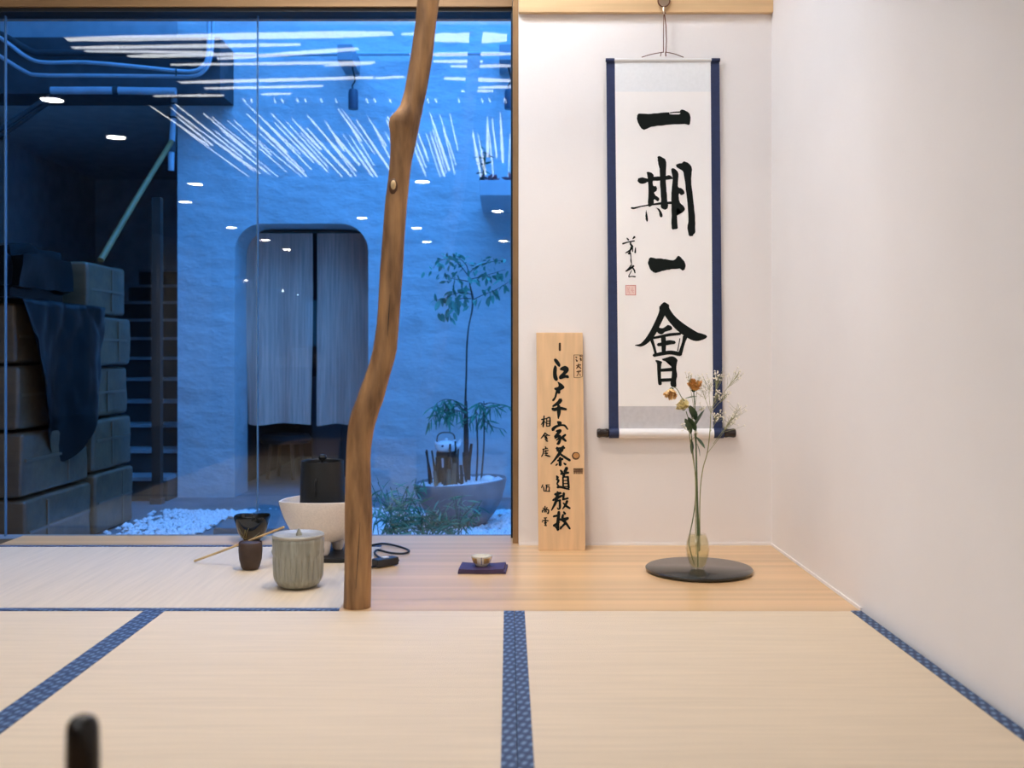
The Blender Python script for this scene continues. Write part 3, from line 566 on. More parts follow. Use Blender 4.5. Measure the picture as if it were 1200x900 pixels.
# ------------------------------------------------------------------ tea things
FX, FY = (378-CX)/FPX*3.26, 3.26
bb = tag(mk('brazier_board', box(FX-.112, FX+.13, FY-.11, FY+.13, .0005, .014), black, bevel=.002), 'square black board under the white brazier', 'board')
fu = empty('tea_brazier', (FX, FY, .0145), 'white crackle-glazed bowl-shaped brazier on three feet', 'brazier')
fz = .0145
fprof = [(0,.030),(.045,.032),(.078,.046),(.100,.075),(.117,.110),(.127,.140),(.133,.166),(.1325,.171),(.126,.171),(.121,.150),(.108,.110),(.088,.070),(.05,.052),(0,.050)]
def frim(a, j, r, z):
    k = max(0, (z-.12)/.05); z += k*(-.008+.010*max(0, -math.sin(a))+.003*max(0, math.sin(a)))
    return r*1.025, z
white_gl = M('crackle_glaze', L((238,226,214)), .35, var=.05, vscale=150, bump=.15, bscale=260)
mk('bowl', lathe((FX, FY, fz), fprof, 56, frim), white_gl, fu, smooth=True, angle=60)
for a in (-1.33, .76, 2.86):
    q = Vector((FX+.058*math.cos(a), FY+.058*math.sin(a), fz))
    mk('foot', lathe(q, [(0,0),(.014,0),(.019,.008),(.022,.03),(.022,.046),(0,.048)], 20), white_gl, fu, smooth=True)
ke = empty('iron_kettle', (FX, FY, fz+.056), 'matt black lidded kettle sitting in the white brazier', 'kettle')
kx = FX+.0
kb = fz+.056
kettlem = M('black_iron', (.012,.013,.014), .5, bump=.12, bscale=220, spec=.4)
mk('body', lathe((kx, FY, 0), [(0,kb),(.05,kb),(.064,kb+.02),(.0700,kb+.06),(.0715,kb+.09),(.0700,kb+.15),(.0680,kb+.205),(.0665,kb+.234),(.061,kb+.228),(.0585,kb+.232),(.0580,kb+.206),(0,kb+.206)], 56), kettlem, ke, smooth=True)
ld = mk('lid', lathe((kx, FY, kb+.207), [(0,0),(.056,0),(.057,.004),(.055,.012),(.03,.018),(0,.019)], 44), kettlem, ke, smooth=True)
mk('lid_knob', lathe((kx, FY, kb+.226), [(0,0),(.005,0),(.005,.007),(.0115,.012),(.0135,.019),(.010,.026),(0,.028)], 24), kettlem, ld, smooth=True)
mk('handle_lug', tube([(kx-.008, FY-.0705, kb+.185), (kx-.0085, FY-.074, kb+.175), (kx-.009, FY-.072, kb+.16), (kx-.0085, FY-.0735, kb+.145), (kx-.009, FY-.0725, kb+.13)], [.0015,.004,.002,.0032,.001], 8, sub=3), kettlem, ke, smooth=True)
JX, JY = (349.5-CX)/FPX*2.83, 2.83
jar = empty('lidded_jar', (JX, JY, .002), 'grey-green fluted ceramic jar with a flat knobbed lid on the mat', 'jar')
jarm = M('ash_glaze', L((166,164,150)), .38, col2=L((132,130,116)), vscale=95, stretch=(1,1,.10), bump=.1, bscale=90)  # vertical streaks in the glaze colour also stand in for flute shading
def flute(a, j, r, z):
    if .022 < z < .088: r += (.0042*abs(math.sin(a*13))**.6-.0021)*min(1, (z-.022)/.01)*min(1, (.088-z)/.01)
    elif .088 <= z < .108: r += .0026*max(0, math.cos(a*13))*math.sin((z-.088)/.02*math.pi)
    return r, z
jp = [(0,0),(.042,0),(.050,.003),(.0575,.009),(.0630,.018),(.0652,.024)]+[(.0655+.0030*t, .026+.062*t) for t in [i/8 for i in range(9)]]+[(.0690,.091),(.0692,.094),(.0695,.098),(.0695,.102),(.0698,.105),(.0700,.108),(.0708,.126),(.0708,.133),(.0690,.1355),(.0660,.135),(.0655,.128),(0,.128)]
mk('body', lathe((JX, JY, .002), jp, 260, flute), jarm, jar, smooth=True, angle=60)
jl = mk('lid', lathe((JX, JY, .1376), [(0,0),(.0690,0),(.0712,.003),(.0712,.007),(.0690,.0095),(.0640,.0090),(.0600,.0060),(.03,.0050),(0,.0050)], 64), M('lid_glaze', L((164,158,144)), .35, var=.12, vscale=30), jar, smooth=True)
mk('lid_knob', lathe((JX+.002, JY, .1424), [(0,0),(.009,0),(.0085,.004),(.005,.011),(.003,.018),(0,.019)], 16), jarm, jl, smooth=True)
UX, UY = (293.5-CX)/FPX*3.06, 3.06
cp = empty('tea_cup', (UX, UY, .002), 'small dark brown unglazed cup on the mat beside the lidded jar', 'cup')
cupm = M('brown_clay', L((64,46,36)), .6, var=.2, vscale=30)
mk('body', lathe((UX, UY, .002), [(0,0),(.022,0),(.027,.006),(.033,.03),(.0352,.055),(.0345,.078),(.0330,.080),(.0318,.078),(.031,.05),(.022,.01),(0,.008)], 40), cupm, cp, smooth=True)
mk('cup_lid', lathe((UX, UY, .076), [(0,0),(.0305,0),(.031,.002),(.028,.004),(0,.005)], 36), cupm, cp, smooth=True)
TX, TY = (295.5-CX)/FPX*3.53, 3.53
tb_ = empty('tea_bowl', (TX, TY, .0008), 'glossy black tea bowl with pale leaf strokes standing by the window', 'bowl')
tbm = M('black_glaze', (.010,.012,.011), .12, coat=.4)
mk('body', lathe((TX, TY, .0008), [(0,.004),(.024,0),(.027,0),(.028,.006),(.036,.011),(.047,.030),(.055,.055),(.0610,.084),(.0600,.0865),(.0575,.085),(.053,.055),(.042,.024),(.02,.014),(0,.013)], 44, lambda a, j, r, z: (r*(1+.02*math.cos(2*a)), z+(.002*math.sin(3*a) if z > .08 else 0))), tbm, tb_, smooth=True)
pale = M('leaf_stroke', L((130,122,84)), .4)
for p in [[(282,622),(286,626),(291,630)],[(292,618),(290,625),(287,629)],[(296,616),(293,622),(291,629)],[(284,617),(288,624)],[(300,628),(306,623),(309,620)]]:
    pts = []
    for x, y in p:
        d = at(x, y, TY); xo = d.x-TX; zo = d.z-.0008; rr_ = .0285+.032*min(1, max(0, (zo-.008)/.075))**.62
        pts.append((d.x, TY-math.sqrt(max(1e-6, rr_*rr_-xo*xo))-.0035, d.z))
    mk('leaf_stroke', tube(pts, .0013, 5), pale, tb_)
la = tag(mk('bamboo_ladle_stick', tube([(at(228,659.5,3.155).x, 3.155, .0055), at(262,645,3.12), at(300,630.5,3.085), at(333,617.5,3.06)], [.0036,.0034,.0032,.0034], 8, sub=4), M('bamboo', L((206,172,116)), .45, var=.15, vscale=20), smooth=True), 'slender bamboo stick propped against the white brazier', 'stick')
cb = empty('power_cord', (at(455,660,3.15).x, 3.15, .001), 'black power cord with an inline switch on the wooden floor behind the trunk post', 'cord')
gp = lambda px, py, z=.005: (lambda Yq: (((px-CX)/FPX)*Yq, Yq, z))(FPX*(H-z)/(py-CY))
mk('cable', tube([gp(405,643), gp(430,640), gp(448,637), gp(466,640), gp(479,645), gp(474,648.5), gp(458,648), gp(443,644.5), gp(439,648), gp(444,653), gp(451,655.5)], .0034, 8, sub=5), black, cb, smooth=True)
mk('cable', tube([gp(405,664), gp(425,665.5), gp(438,664), gp(443,662)], .0034, 8, sub=4), black, cb, smooth=True)
sw = Vector(gp(451.5,663.5,0)); ang = math.atan2(gp(464,657,0)[1]-gp(440,668,0)[1], gp(464,657,0)[0]-gp(440,668,0)[0])
swb = mk('inline_switch', obox(sw+Vector((0,0,.014)), .078, .034, .024, rz=ang*.6), M('switch_black', (.012,.014,.02), .3), cb, bevel=.004)
mk('switch_button', obox(sw+Vector((0,0,.0265)), .020, .014, .004, rz=ang*.6), M('button_white', (.75,.75,.78), .4), swb, bevel=.001)
mk('strain_relief', tube([sw+Vector((.030*math.cos(ang*.6), .030*math.sin(ang*.6), .013)), sw+Vector((.050*math.cos(ang*.6), .050*math.sin(ang*.6), .011))], [.006,.004], 8), black, cb)
PX, PY_ = (565-CX)/FPX*3.03, 3.045
fk = empty('folded_cloth', (PX, PY_, .0005), 'folded deep purple silk cloth on the wooden floor', 'cloth')
pur = M('purple_silk', L((62,44,78)), .6, var=.1, vscale=40, bump=.1, bscale=80)
def cloth_layer(z0, z1, x0, x1, y0, y1, sk):
    V, F = [], []; n = 10
    for k in (z0, z1):
        for y in (y0, y1):
            for i in range(n+1):
                t = i/n; wv = .0016*math.sin(t*9+sk*3)+(.004*(abs(t-.5)*2)**6 if k == z1 else 0)
                V.append((x0+(x1-x0)*t+sk*(y-y0), y+wv, k+(abs(wv)*.5 if k == z1 else 0)))
    m = n+1
    for i in range(n):
        F += [[i,m+i,m+i+1,i+1],[2*m+i,2*m+i+1,3*m+i+1,3*m+i],[i,i+1,2*m+i+1,2*m+i],[m+i,3*m+i,3*m+i+1,m+i+1]]
    F += [[0,2*m,3*m,m],[n,m+n,3*m+n,2*m+n]]; return V, F
for k in range(3): mk('cloth_fold', cloth_layer(.0008+k*.0042, .0045+k*.0042, PX-.070+.001*k, PX+.066-.001*k+(.004 if k == 0 else 0), PY_-.054, PY_+.052-.003*k, .06), pur, fk, smooth=True)
GX, GY = (564.5-CX)/FPX*3.045, 3.045
gc = empty('small_gold_cup', (GX, GY, .0140), 'tiny clear cup with gold decoration on the purple cloth', 'cup')
gz = .0140
mk('body', lathe((GX, GY, gz), [(0,0),(.016,0),(.019,.003),(.026,.012),(.0295,.022),(.0305,.030),(.0290,.030),(.0275,.022),(.022,.010),(0,.005)], 36, lambda a, j, r, z: (r*(1+(.03*math.cos(6*a) if z > .02 else 0)), z)), M('pale_glaze', L((228,222,208)), .2, coat=.4), gc, smooth=True)
goldm = M('gold', L((196,164,104)), .3, metal=.7, var=.2, vscale=60)
for a in (-2.35, -1.0, .6, 2.2):
    V, F = lathe((GX, GY, gz), [(.0275,.011),(.0302,.020),(.0308,.026)], 40, caps=False); keep = []
    Vp = [Vector((GX+r*math.cos(a+s), GY+r*math.sin(a+s), gz+z)) for (r, z) in [(.0265,.0105),(.0302,.018),(.0312,.026)] for s in (-.32,-.1,.1,.32)]
    mk('gold_patch', (Vp, [[i*4+j, i*4+j+1, i*4+j+5, i*4+j+4] for i in range(2) for j in range(3)]), goldm, gc, smooth=True)
mk('blue_stripe', tube([(GX, GY-.0225, gz+.008), (GX, GY-.030, gz+.020), (GX, GY-.0318, gz+.029)], .0012, 5), M('blue_glaze', L((60,80,130)), .3), gc)
# foreground rod
rx, ry = (97-CX)/FPX*.80, .80
rd = empty('upright_rod', (rx, ry, .0005), 'glossy dark brown round-topped wooden rod standing upright on the mat', 'rod')
rodm = M('rod_lacquer', (.010,.007,.005), .2, spec=.35, coat=.1)
zt = H-(838-CY)/FPX*.80
mk('shaft', lathe((rx, ry, 0), [(0,.012),(.0145,.012),(.0130,zt-.03),(.0125,zt-.012),(.0115,zt-.006),(.0085,zt-.002),(.004,zt),(0,zt)], 32), rodm, rd, smooth=True)
mk('foot', lathe((rx, ry, .0005), [(0,0),(.05,0),(.052,.004),(.045,.010),(.016,.016),(0,.016)], 32), rodm, rd, smooth=True)
# ------------------------------------------------------------------ courtyard things
pipem = M('pipe_grey', L((176,186,196)), .35, var=.1); piped = M('pipe_dark', L((60,60,62)), .6, var=.2)
def pipe(label, pts, Yq, rpx, m_, name='conduit_pipe', joints=()):
    e = empty(name, at(pts[0][0], pts[0][1], Yq), label, 'pipe'); k = Yq/FPX
    mk('pipe', tube([at(x, y, Yq+(p[0] if p else 0)) for x, y, *p in pts], rpx*k, 10, sub=5), m_, e, smooth=True)
    for x, y, dx_, dy_ in joints:
        a = at(x-dx_, y-dy_, Yq); b = at(x+dx_, y+dy_, Yq); mk('clamp', tube([a, b], rpx*k*1.25, 10), piped, e, smooth=True)
pipe('pale conduit sweeping along the dark beam and turning up beside its twin', [(-60,30),(0,66),(30,84),(48,88),(120,88.5),(200,89.5),(224,89.5),(238,84),(246,70),(249,40),(249,-60)], 6.98, 2.2, pipem, joints=[(207,88,.8,0)])
pipe('pale conduit with a shallow bend, upper of the two that turn up', [(-60,8),(0,44),(30,66),(52,73),(100,73),(160,78),(207,83),(228,83),(239,76),(243.5,64),(244.5,40),(244.5,-60)], 6.94, 2.2, pipem, joints=[(207,82.5,.8,0)])
pipe('thick pale drain pipe running level under the dark beam', [(60,106),(90,106),(130,106),(206,107)], 7.02, 4.4, pipem, joints=[(136,106,3,0)])
pipe('vertical grey drain pipe fixed at the corner of the courtyard wall', [(205,101),(204,120),(202.5,150),(201,175),(200.5,200)], 7.25, 3.6, pipem, joints=[(203.5,122,0,1),(202.7,138,0,1.2),(201.3,172,0,6)])
pipe('dark pipe slanting down from the beam towards the stairs', [(62,112),(40,125),(0,152),(-40,178)], 7.05, 3, piped)
pipe('second dark pipe slanting down, below its twin', [(78,108),(52,124),(20,147),(-40,186)], 7.12, 2.4, piped)
pipe('dark cable pipe drooping along the beam, above the pale conduits', [(-60,20),(0,40),(36,60),(60,62),(140,62),(215,66),(256,70)], 7.05, 4, piped)
pipe('thin conduit running level across the pale courtyard wall', [(275,64),(400,63.5),(500,63),(604,62.5)], 7.36, 2.2, pipem)
def wall_lamp(label, px, seed):
    e = empty('wall_lamp', at(px, 120, 7.38), label, 'lamp', 'courtyard wall lamps'); k = 7.35/FPX; q = at(px, 72, 7.35)
    mk('bracket', box(q.x-8.5*k, q.x+8.5*k, 7.08, 7.449, 2.679, 2.785), M('bracket_grey', L((150,156,164)), .6), e)
    mk('cable', tube([(at(px+2,86,7.27).x, 7.27, 2.68), at(px+5,94,7.28), at(px+2,100,7.27), at(px+3,106,7.27)], .006, 6, sub=4), black, e)
    a, b = at(px+3,105,7.27), at(px+3,128,7.27)
    hd = mk('lamp_housing', lathe((a.x, a.y, b.z), [(0,0),(.034,0),(.036,.01),(.036,.12),(.030,a.z-b.z),(0,a.z-b.z)], 20), M('lamp_grey', L((70,80,96)), .4), e, smooth=True)
wall_lamp('cylindrical grey lamp hanging from a wall bracket beside the trunk post', 411, 1)
wall_lamp('cylindrical grey lamp hanging from a wall bracket beside the bronze window post', 594, 2)
shx0, shx1 = at(562,0,6.61).x, at(650,0,6.61).x
shz1, shz0 = at(0,211,6.61).z, at(0,229,6.61).z
tag(mk('wall_ledge', box(shx0, shx1, 6.61, 7.449, shz0, shz1), M('ledge', L((196,200,206)), .8, var=.05), bevel=.004), 'shallow box ledge fixed on the courtyard wall holding small plants', 'ledge')
# potted plants on the ledge
smallleaf = leaf_mesh('ledge_leaf', .06, .014, M('ledge_green', L((70,110,90)), .6), .4)
lp = empty('ledge_plant', (at(567,0,6.72).x, 6.72, shz1), 'thin green plant growing on the wall ledge', 'plant'); b1 = BASE[lp.name]
mk('root_ball', blob(b1+Vector((0,0,.02)), .03, .03, .025, 8, 5, .3, 3), M('root_dark', (.03,.025,.02), .9), lp)
for k in range(4):
    d = Vector((R.uniform(-.5,.5), R.uniform(-.3,.3), 1)).normalized(); t = b1+Vector((0,0,.03))+d*R.uniform(.1,.2)
    mk('stem', tube([b1+Vector((0,0,.02)), t], .003, 5), leafm, lp)
    for j in range(4): put(smallleaf, lp, b1.lerp(t, .4+.2*j), (R.uniform(-1,1), R.uniform(-.6,.6), R.uniform(-.2,.8)), roll=R.uniform(-1,1))
succ = empty('ledge_succulent', (at(585,0,6.72).x, 6.72, shz1), 'low reddish succulent spreading on the wall ledge', 'plant'); b2 = BASE[succ.name]
redleaf = leaf_mesh('succulent_leaf', .07, .035, M('succulent_red', L((176,110,116)), .6), .1)
for k in range(18): put(redleaf, succ, b2+Vector((R.uniform(-.09,.09), R.uniform(-.05,.05), .005)), (R.uniform(-1,1), R.uniform(-1,1), R.uniform(.15,.9)), roll=R.uniform(-.5,.5))
# noren curtain in the doorway
nr = empty('doorway_curtain', (at(360,0,7.78).x, 7.78, at(0,497,7.78).z), 'split grey-violet cloth curtain hanging in the rounded doorway', 'curtain')
lin = M('linen', L((226,178,158)), .85, var=.18, vscale=5, stretch=(14,14,.5), bump=.1, bscale=120)
def panel(x0, x1, y0, y1, sd, pinch):
    V, F = [], []; nu, nv = 24, 18
    for j in range(nv+1):
        t = j/nv
        for i in range(nu+1):
            s = i/nu; k = 1-pinch*t*t*.05; px = (x0+x1)/2+(s-.5)*(x1-x0)*k; p = at(px, y0+(y1-y0)*t+(1.2*math.sin(s*7+sd) if j == nv else 0), 7.78)
            V.append(p+Vector((0, .022*math.sin(s*13+sd+t*1.5)*(.3+t)+.018*math.sin((s-.5)*8*t+sd), 0)))
    n = len(V); V += [p+Vector((0,.002,0)) for p in V]; m = nu+1
    for j in range(nv):
        for i in range(nu):
            a = j*m+i; F += [[a,a+1,a+m+1,a+m],[n+a,n+a+m,n+a+m+1,n+a+1]]
    return V, F
mk('cloth_panel', panel(288,366,273,497,.4,1), lin, nr, smooth=True, angle=180); mk('cloth_panel', panel(371,434,273,498,2.1,.6), lin, nr, smooth=True, angle=180)
mk('curtain_rod', tube([at(276.5,271.5,7.78), at(440,271.5,7.78)], .012, 10), woodd, nr, smooth=True)
# dim things inside the back room
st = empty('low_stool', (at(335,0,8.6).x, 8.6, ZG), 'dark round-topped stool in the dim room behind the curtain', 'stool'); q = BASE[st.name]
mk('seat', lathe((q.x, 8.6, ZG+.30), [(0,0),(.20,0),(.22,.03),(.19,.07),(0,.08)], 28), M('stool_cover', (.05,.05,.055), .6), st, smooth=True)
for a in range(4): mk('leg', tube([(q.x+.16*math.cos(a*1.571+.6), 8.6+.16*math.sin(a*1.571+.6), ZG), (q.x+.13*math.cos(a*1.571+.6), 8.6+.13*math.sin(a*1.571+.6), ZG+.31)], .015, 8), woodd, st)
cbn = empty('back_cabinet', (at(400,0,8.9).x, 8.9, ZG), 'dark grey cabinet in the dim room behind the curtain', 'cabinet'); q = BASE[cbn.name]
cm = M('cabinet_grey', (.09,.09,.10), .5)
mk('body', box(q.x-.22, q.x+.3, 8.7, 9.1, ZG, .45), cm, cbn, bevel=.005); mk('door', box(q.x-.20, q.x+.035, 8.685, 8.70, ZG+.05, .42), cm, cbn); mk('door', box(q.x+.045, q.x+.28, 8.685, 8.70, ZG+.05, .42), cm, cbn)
# stairs
se = empty('staircase', (-2.9, 7.3, ZG), 'concrete stairs climbing away beside the courtyard wall', 'stairs')
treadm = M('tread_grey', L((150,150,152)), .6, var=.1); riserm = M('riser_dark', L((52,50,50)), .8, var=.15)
for k in range(1, 12):
    y = 7.27+.27*(k-1); z = ZG+.17*k
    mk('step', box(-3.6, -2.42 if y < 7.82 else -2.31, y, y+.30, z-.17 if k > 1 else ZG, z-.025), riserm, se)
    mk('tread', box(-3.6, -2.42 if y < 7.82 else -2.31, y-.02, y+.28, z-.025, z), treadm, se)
tpst = empty('timber_post', (at(185,0,7.15).x, 7.15, ZG), 'reddish brown square timber standing at the foot of the stairs', 'post'); q = BASE[tpst.name]
mk('timber', box(q.x-.03, q.x+.03, 7.11, 7.17, ZG, at(0,232,7.15).z), M('timber_red', L((62,42,32)), .7, var=.2), tpst); mk('timber_shoe', box(q.x-.04, q.x+.04, 7.10, 7.18, ZG, ZG+.04), piped, tpst)
tag(mk('bamboo_pole', tube([at(201,166,7.12), at(160,233,6.6), at(118,305,6.12)], [.018,.019,.020], 10, sub=3), M('bamboo_green', (.26,.15,.05), .5, var=.2, vscale=9), smooth=True), 'bamboo pole leaning from the stacked bundles up to the corner drain pipe', 'pole')
# stacked wrapped bundles
wrap = M('wrapped_paper', (.17,.095,.045), .42, col2=(.10,.055,.028), vscale=4, stretch=(1,2,3), bump=.35, bscale=9, coat=.25)
tape = M('tape', (.16,.10,.06), .3, coat=.3)
def bundle(label, y0, y1, z0, z1, dx=0):
    e = empty('wrapped_bundle', (-2.8, (y0+y1)/2, z0), label, 'bundle', 'stacked wrapped bundles'); x1 = -2.38+dx
    V, F = box(-3.3, x1, y0+.008, y1-.008, z0+.006, z1-.006); o = mk('wrapping', (V, F), wrap, e)
    bm = bmesh.new(); bm.from_mesh(o.data); bmesh.ops.bevel(bm, geom=list(bm.edges), offset=.028, segments=3, profile=.6, affect='EDGES'); bmesh.ops.subdivide_edges(bm, edges=bm.edges[:], cuts=2, use_grid_fill=True)
    for v in bm.verts:
        p = v.co*5+Vector((y0*7, z0*9, 0)); v.co += Vector((mnoise.noise(p), mnoise.noise(p+Vector((9,0,0)))*.5, mnoise.noise(p+Vector((0,9,0)))*.5))*.012
    bm.to_mesh(o.data); bm.free()
    for f in o.data.polygons: f.use_smooth = True
    zc = z0+(z1-z0)*R.uniform(.45,.6); mk('tape_strip', box(x1-.004, x1+.006, y0+.04, y1-.04, zc-.007, zc+.007), tape, e)
    yc = y0+(y1-y0)*R.uniform(.3,.7); mk('strap', box(x1-.004, x1+.006, yc-.008, yc+.008, z0+.03, z1-.03), tape, e)
lv = ['lowest', 'second', 'third', 'fourth', 'topmost']
for k, (a, b) in enumerate([(ZG,-.07),(-.07,.26),(.26,.59),(.59,.90)]):
    bundle('paper-wrapped bundle nearer the window, %s of its stack' % lv[k], 5.0, 5.8, a+.001, b, dx=[.02,0,-.02,-.03][k])
for k, (a, b) in enumerate([(ZG,-.04),(-.04,.27),(.27,.57),(.57,.87),(.87,1.18)]):
    bundle('paper-wrapped bundle nearer the stairs, %s of its stack' % lv[k], 5.82, 6.42, a+.001, b, dx=[.03,.02,-.01,.01,-.02][k])
blackpl = M('black_plastic', (.005,.005,.005), .28, spec=.16, bump=.25, bscale=7)
def crumple(x0, x1, y0, y1, z0, z1, amt, name, label, cat):
    bm = bmesh.new(); bmesh.ops.create_cube(bm, size=1)
    for v in bm.verts: v.co = Vector(((x0+x1)/2+v.co.x*(x1-x0), (y0+y1)/2+v.co.y*(y1-y0), (z0+z1)/2+v.co.z*(z1-z0)))
    bmesh.ops.bevel(bm, geom=list(bm.edges), offset=.05, segments=2, affect='EDGES'); bmesh.ops.subdivide_edges(bm, edges=bm.edges[:], cuts=5, use_grid_fill=True)
    for v in bm.verts:
        p = v.co*6
        if v.co.z > z0+.05: v.co += Vector((mnoise.noise(p), mnoise.noise(p+Vector((5,0,0))), mnoise.noise(p+Vector((0,5,0)))))*amt
    V = [v.co.copy() for v in bm.verts]; bm.verts.index_update(); F = [[v.index for v in f.verts] for f in bm.faces]; bm.free()
    return tag(mk(name, (V, F), blackpl, smooth=True, angle=50), label, cat)
crumple(-3.25, -2.42, 5.02, 5.72, .925, 1.20, .03, 'black_plastic_bundle', 'bundle wrapped in black plastic on top of the stack nearer the window', 'bundle')
# draped tarpaulin over the stack face
def tarp():
    V, F = [], []; nu, nv = 34, 30
    for j in range(nv+1):
        t = j/nv
        for i in range(nu+1):
            s = i/nu; y = 4.93+s*1.02; fall = (.56+.34*math.sin(s*3.0)**2-.12*s)*(1.0 if s > .12 else .35+s*5.4)
            if t < .3: x = -2.95+.60*(t/.3); z = .914+.01*math.sin(s*20)
            else:
                u = (t-.3)/.7; x = -2.345+.05*u*math.sin(s*9+1); z = .91-fall*u
                y += .12*u*(.6-s)
            p = Vector((x*3, y*5, z*5)); n_ = mnoise.noise(p)*.022+mnoise.noise(p*2.3)*.01
            V.append(Vector((x+abs(n_)*1.2, y, z+abs(n_)*.4)))
    n = len(V); V += [p+Vector((-.003,0,-.002)) for p in V]; m = nu+1
    for j in range(nv):
        for i in range(nu):
            a = j*m+i; F += [[a,a+1,a+m+1,a+m],[n+a,n+a+m,n+a+m+1,n+a+1]]
    return V, F
tag(mk('black_tarpaulin', tarp(), blackpl, smooth=True, angle=180), 'shiny black plastic sheet draped over the wrapped bundles', 'tarpaulin')
# gravel
PCX0 = (539.5-CX)/FPX*6.2
def gravel():
    rr = random.Random(3); V, F = [], []
    def stone(x, y, z, s):
        n = len(V); a = rr.random()*6.28; sx, sy, sz = s*rr.uniform(.7,1.3), s*rr.uniform(.7,1.3), s*rr.uniform(.5,.9)
        for dx_, dy_, dz_ in ((1,0,0),(-1,0,0),(0,1,0),(0,-1,0),(0,0,1),(0,0,-1)):
            X_, Y_ = dx_*sx, dy_*sy; V.append((x+X_*math.cos(a)-Y_*math.sin(a), y+X_*math.sin(a)+Y_*math.cos(a), z+dz_*sz))
        for q in ((0,2,4),(2,1,4),(1,3,4),(3,0,4),(2,0,5),(1,2,5),(3,1,5),(0,3,5)): F.append([n+i for i in q])
    for k in range(30000):
        x = rr.uniform(-2.5, 1.4); y = rr.uniform(4.0, 7.05)
        edge = -2.35+.35*mnoise.noise((y*1.5, 0, 0))+(.55 if y < 5.6 else 0)*.3
        if x < edge+rr.uniform(0,.35) or (y > 6.75+.15*mnoise.noise((x*3, 1, 0))): continue
        if (x-PCX0)**2+(y-6.2)**2 < .175**2 or (-1.78 < x < -.95 and 5.08 < y < 6.48): continue
        stone(x, y, ZG+.008+rr.uniform(0,.012), rr.uniform(.011,.022))
    return V, F
gr = mk('white_gravel', gravel(), M('gravel_white', L((232,232,232)), .8, var=.1, vscale=40)); gr['kind'] = 'stuff'; tag(gr, 'loose white gravel covering the courtyard ground', 'gravel')
def slab(label, pts, z):
    V = [Vector((x, y, ZG+.001)) for x, y in pts]+[Vector((x, y, z)) for x, y in pts]; n = len(pts)
    tag(mk('stepping_stone', (V, [list(range(n)), [n+i for i in range(n)]]+[[i,(i+1)%n,n+(i+1)%n,n+i] for i in range(n)]), concrete, bevel=.008), label, 'stone')
slab('flat grey stepping stone below the doorway', [(-1.66,5.75),(-1.1,5.7),(-.98,6.1),(-1.05,6.4),(-1.55,6.45)], ZG+.07)
slab('flat grey stepping stone close to the window, by the black tea bowl', [(-1.75,5.15),(-1.05,5.1),(-1.0,5.45),(-1.2,5.62),(-1.6,5.6)], ZG+.06)
# ------------------------------------------------------------------ planter with kettle, sticks and tree
PCX, PCY = (539.5-CX)/FPX*6.2, 6.2
pz = ZG+.012
po = empty('stone_planter', (PCX, PCY, pz), 'large grey stone bowl planter filled with white gravel', 'planter')
potm = M('pot_stone', L((122,122,124)), .75, var=.15, vscale=9, bump=.15, bscale=60)
tilt = lambda a, j, r, z: (r, z+(.0675*r*math.cos(a) if z > .2 else .02*r*math.cos(a)*(z > .1)))
mk('bowl', lathe((PCX, PCY, pz), [(0,0),(.13,0),(.165,.02),(.215,.085),(.25,.150),(.272,.215),(.280,.265),(.274,.27),(.262,.262),(.25,.23),(0,.22)], 56, tilt), potm, po, smooth=True, angle=60)
gv = random.Random(9); Vg, Fg = [], []
for k in range(1500):
    a = gv.random()*6.283; r = .255*math.sqrt(gv.random()); c = (PCX+r*math.cos(a), PCY+r*math.sin(a), pz+.245+.0675*r*math.cos(a)+gv.uniform(0,.012)); v, f = blob(c, gv.uniform(.007,.012), gv.uniform(.007,.012), gv.uniform(.005,.008), 5, 3, .3, k)
    n = len(Vg); Vg += v; Fg += [[i+n for i in q] for q in f]
mk('planter_gravel', (Vg, Fg), M('planter_white', L((236,236,236)), .8), po, kind='stuff')
PZ = pz+.25
tag(mk('white_pebble', blob(at(571.5,561.5,6.2)+Vector((0,0,-.004)), .042, .034, .028, 14, 9, .06, 4), M('pebble', L((240,240,238)), .6), smooth=True, angle=180), 'smooth round white pebble on the planter gravel', 'pebble')
stickm = M('stick_bark', L((64,54,46)), .8, var=.3, vscale=12); stickl = M('stick_pale', L((120,106,88)), .8, var=.2, vscale=12)
sticks = [((504,578),(500,527),1.4,0),((507,572),(499,529),1.2,.02),((511,568),(506,528),1.3,.02),((516,566),(514,526),2.6,.03),((520,570),(519,548),2.4,-.02),((528,570),(526,528),2.2,.02),((529,572),(527.5,520),1.5,-.04),((535,572),(533.5,517),1.3,-.04),((538,570),(537,526),1.3,-.02),((532,574),(533,543),2.8,-.06),((541,572),(540,545),2.2,-.06),((527,574),(526,550),3,-.06),((547,562),(543,530),1.5,.05),((549,563),(552.5,520),2.2,.03),((512,576),(509,552),2.4,-.05),((522,574),(521,553),2.4,-.06)]
for i, ((x0,y0),(x1,y1),r,dy) in enumerate(sticks):
    Yq = PCY+dy*2; k = Yq/FPX; a = at(x0, y0, Yq); a.z = min(a.z, PZ); b = at(x1, y1, Yq)
    mid = a.lerp(b, .5)+Vector((R.uniform(-.006,.006),0,0))
    tag(mk('driftwood_stick', tube([a, mid, b], [r*k*1.05, r*k, r*k*.8], 7, sub=3), stickl if i in (9,11,14) else stickm, smooth=True), 'weathered upright stick planted in the bowl around the kettle' if i not in (9,11,14) else 'pale thick upright stick planted in the bowl around the kettle', 'stick', 'sticks in the planter')
kt = empty('white_kettle', at(523,528,PCY), 'white ceramic kettle with a bail handle set above the planter sticks', 'kettle'); kq = at(523,529,PCY); wk = M('white_ceramic', L((250,250,250)), .15, coat=.5)
mk('body', lathe((kq.x, PCY, kq.z), [(0,0),(.05,0),(.062,.012),(.068,.030),(.064,.048),(.045,.062),(.02,.068),(0,.069)], 32), wk, kt, smooth=True)
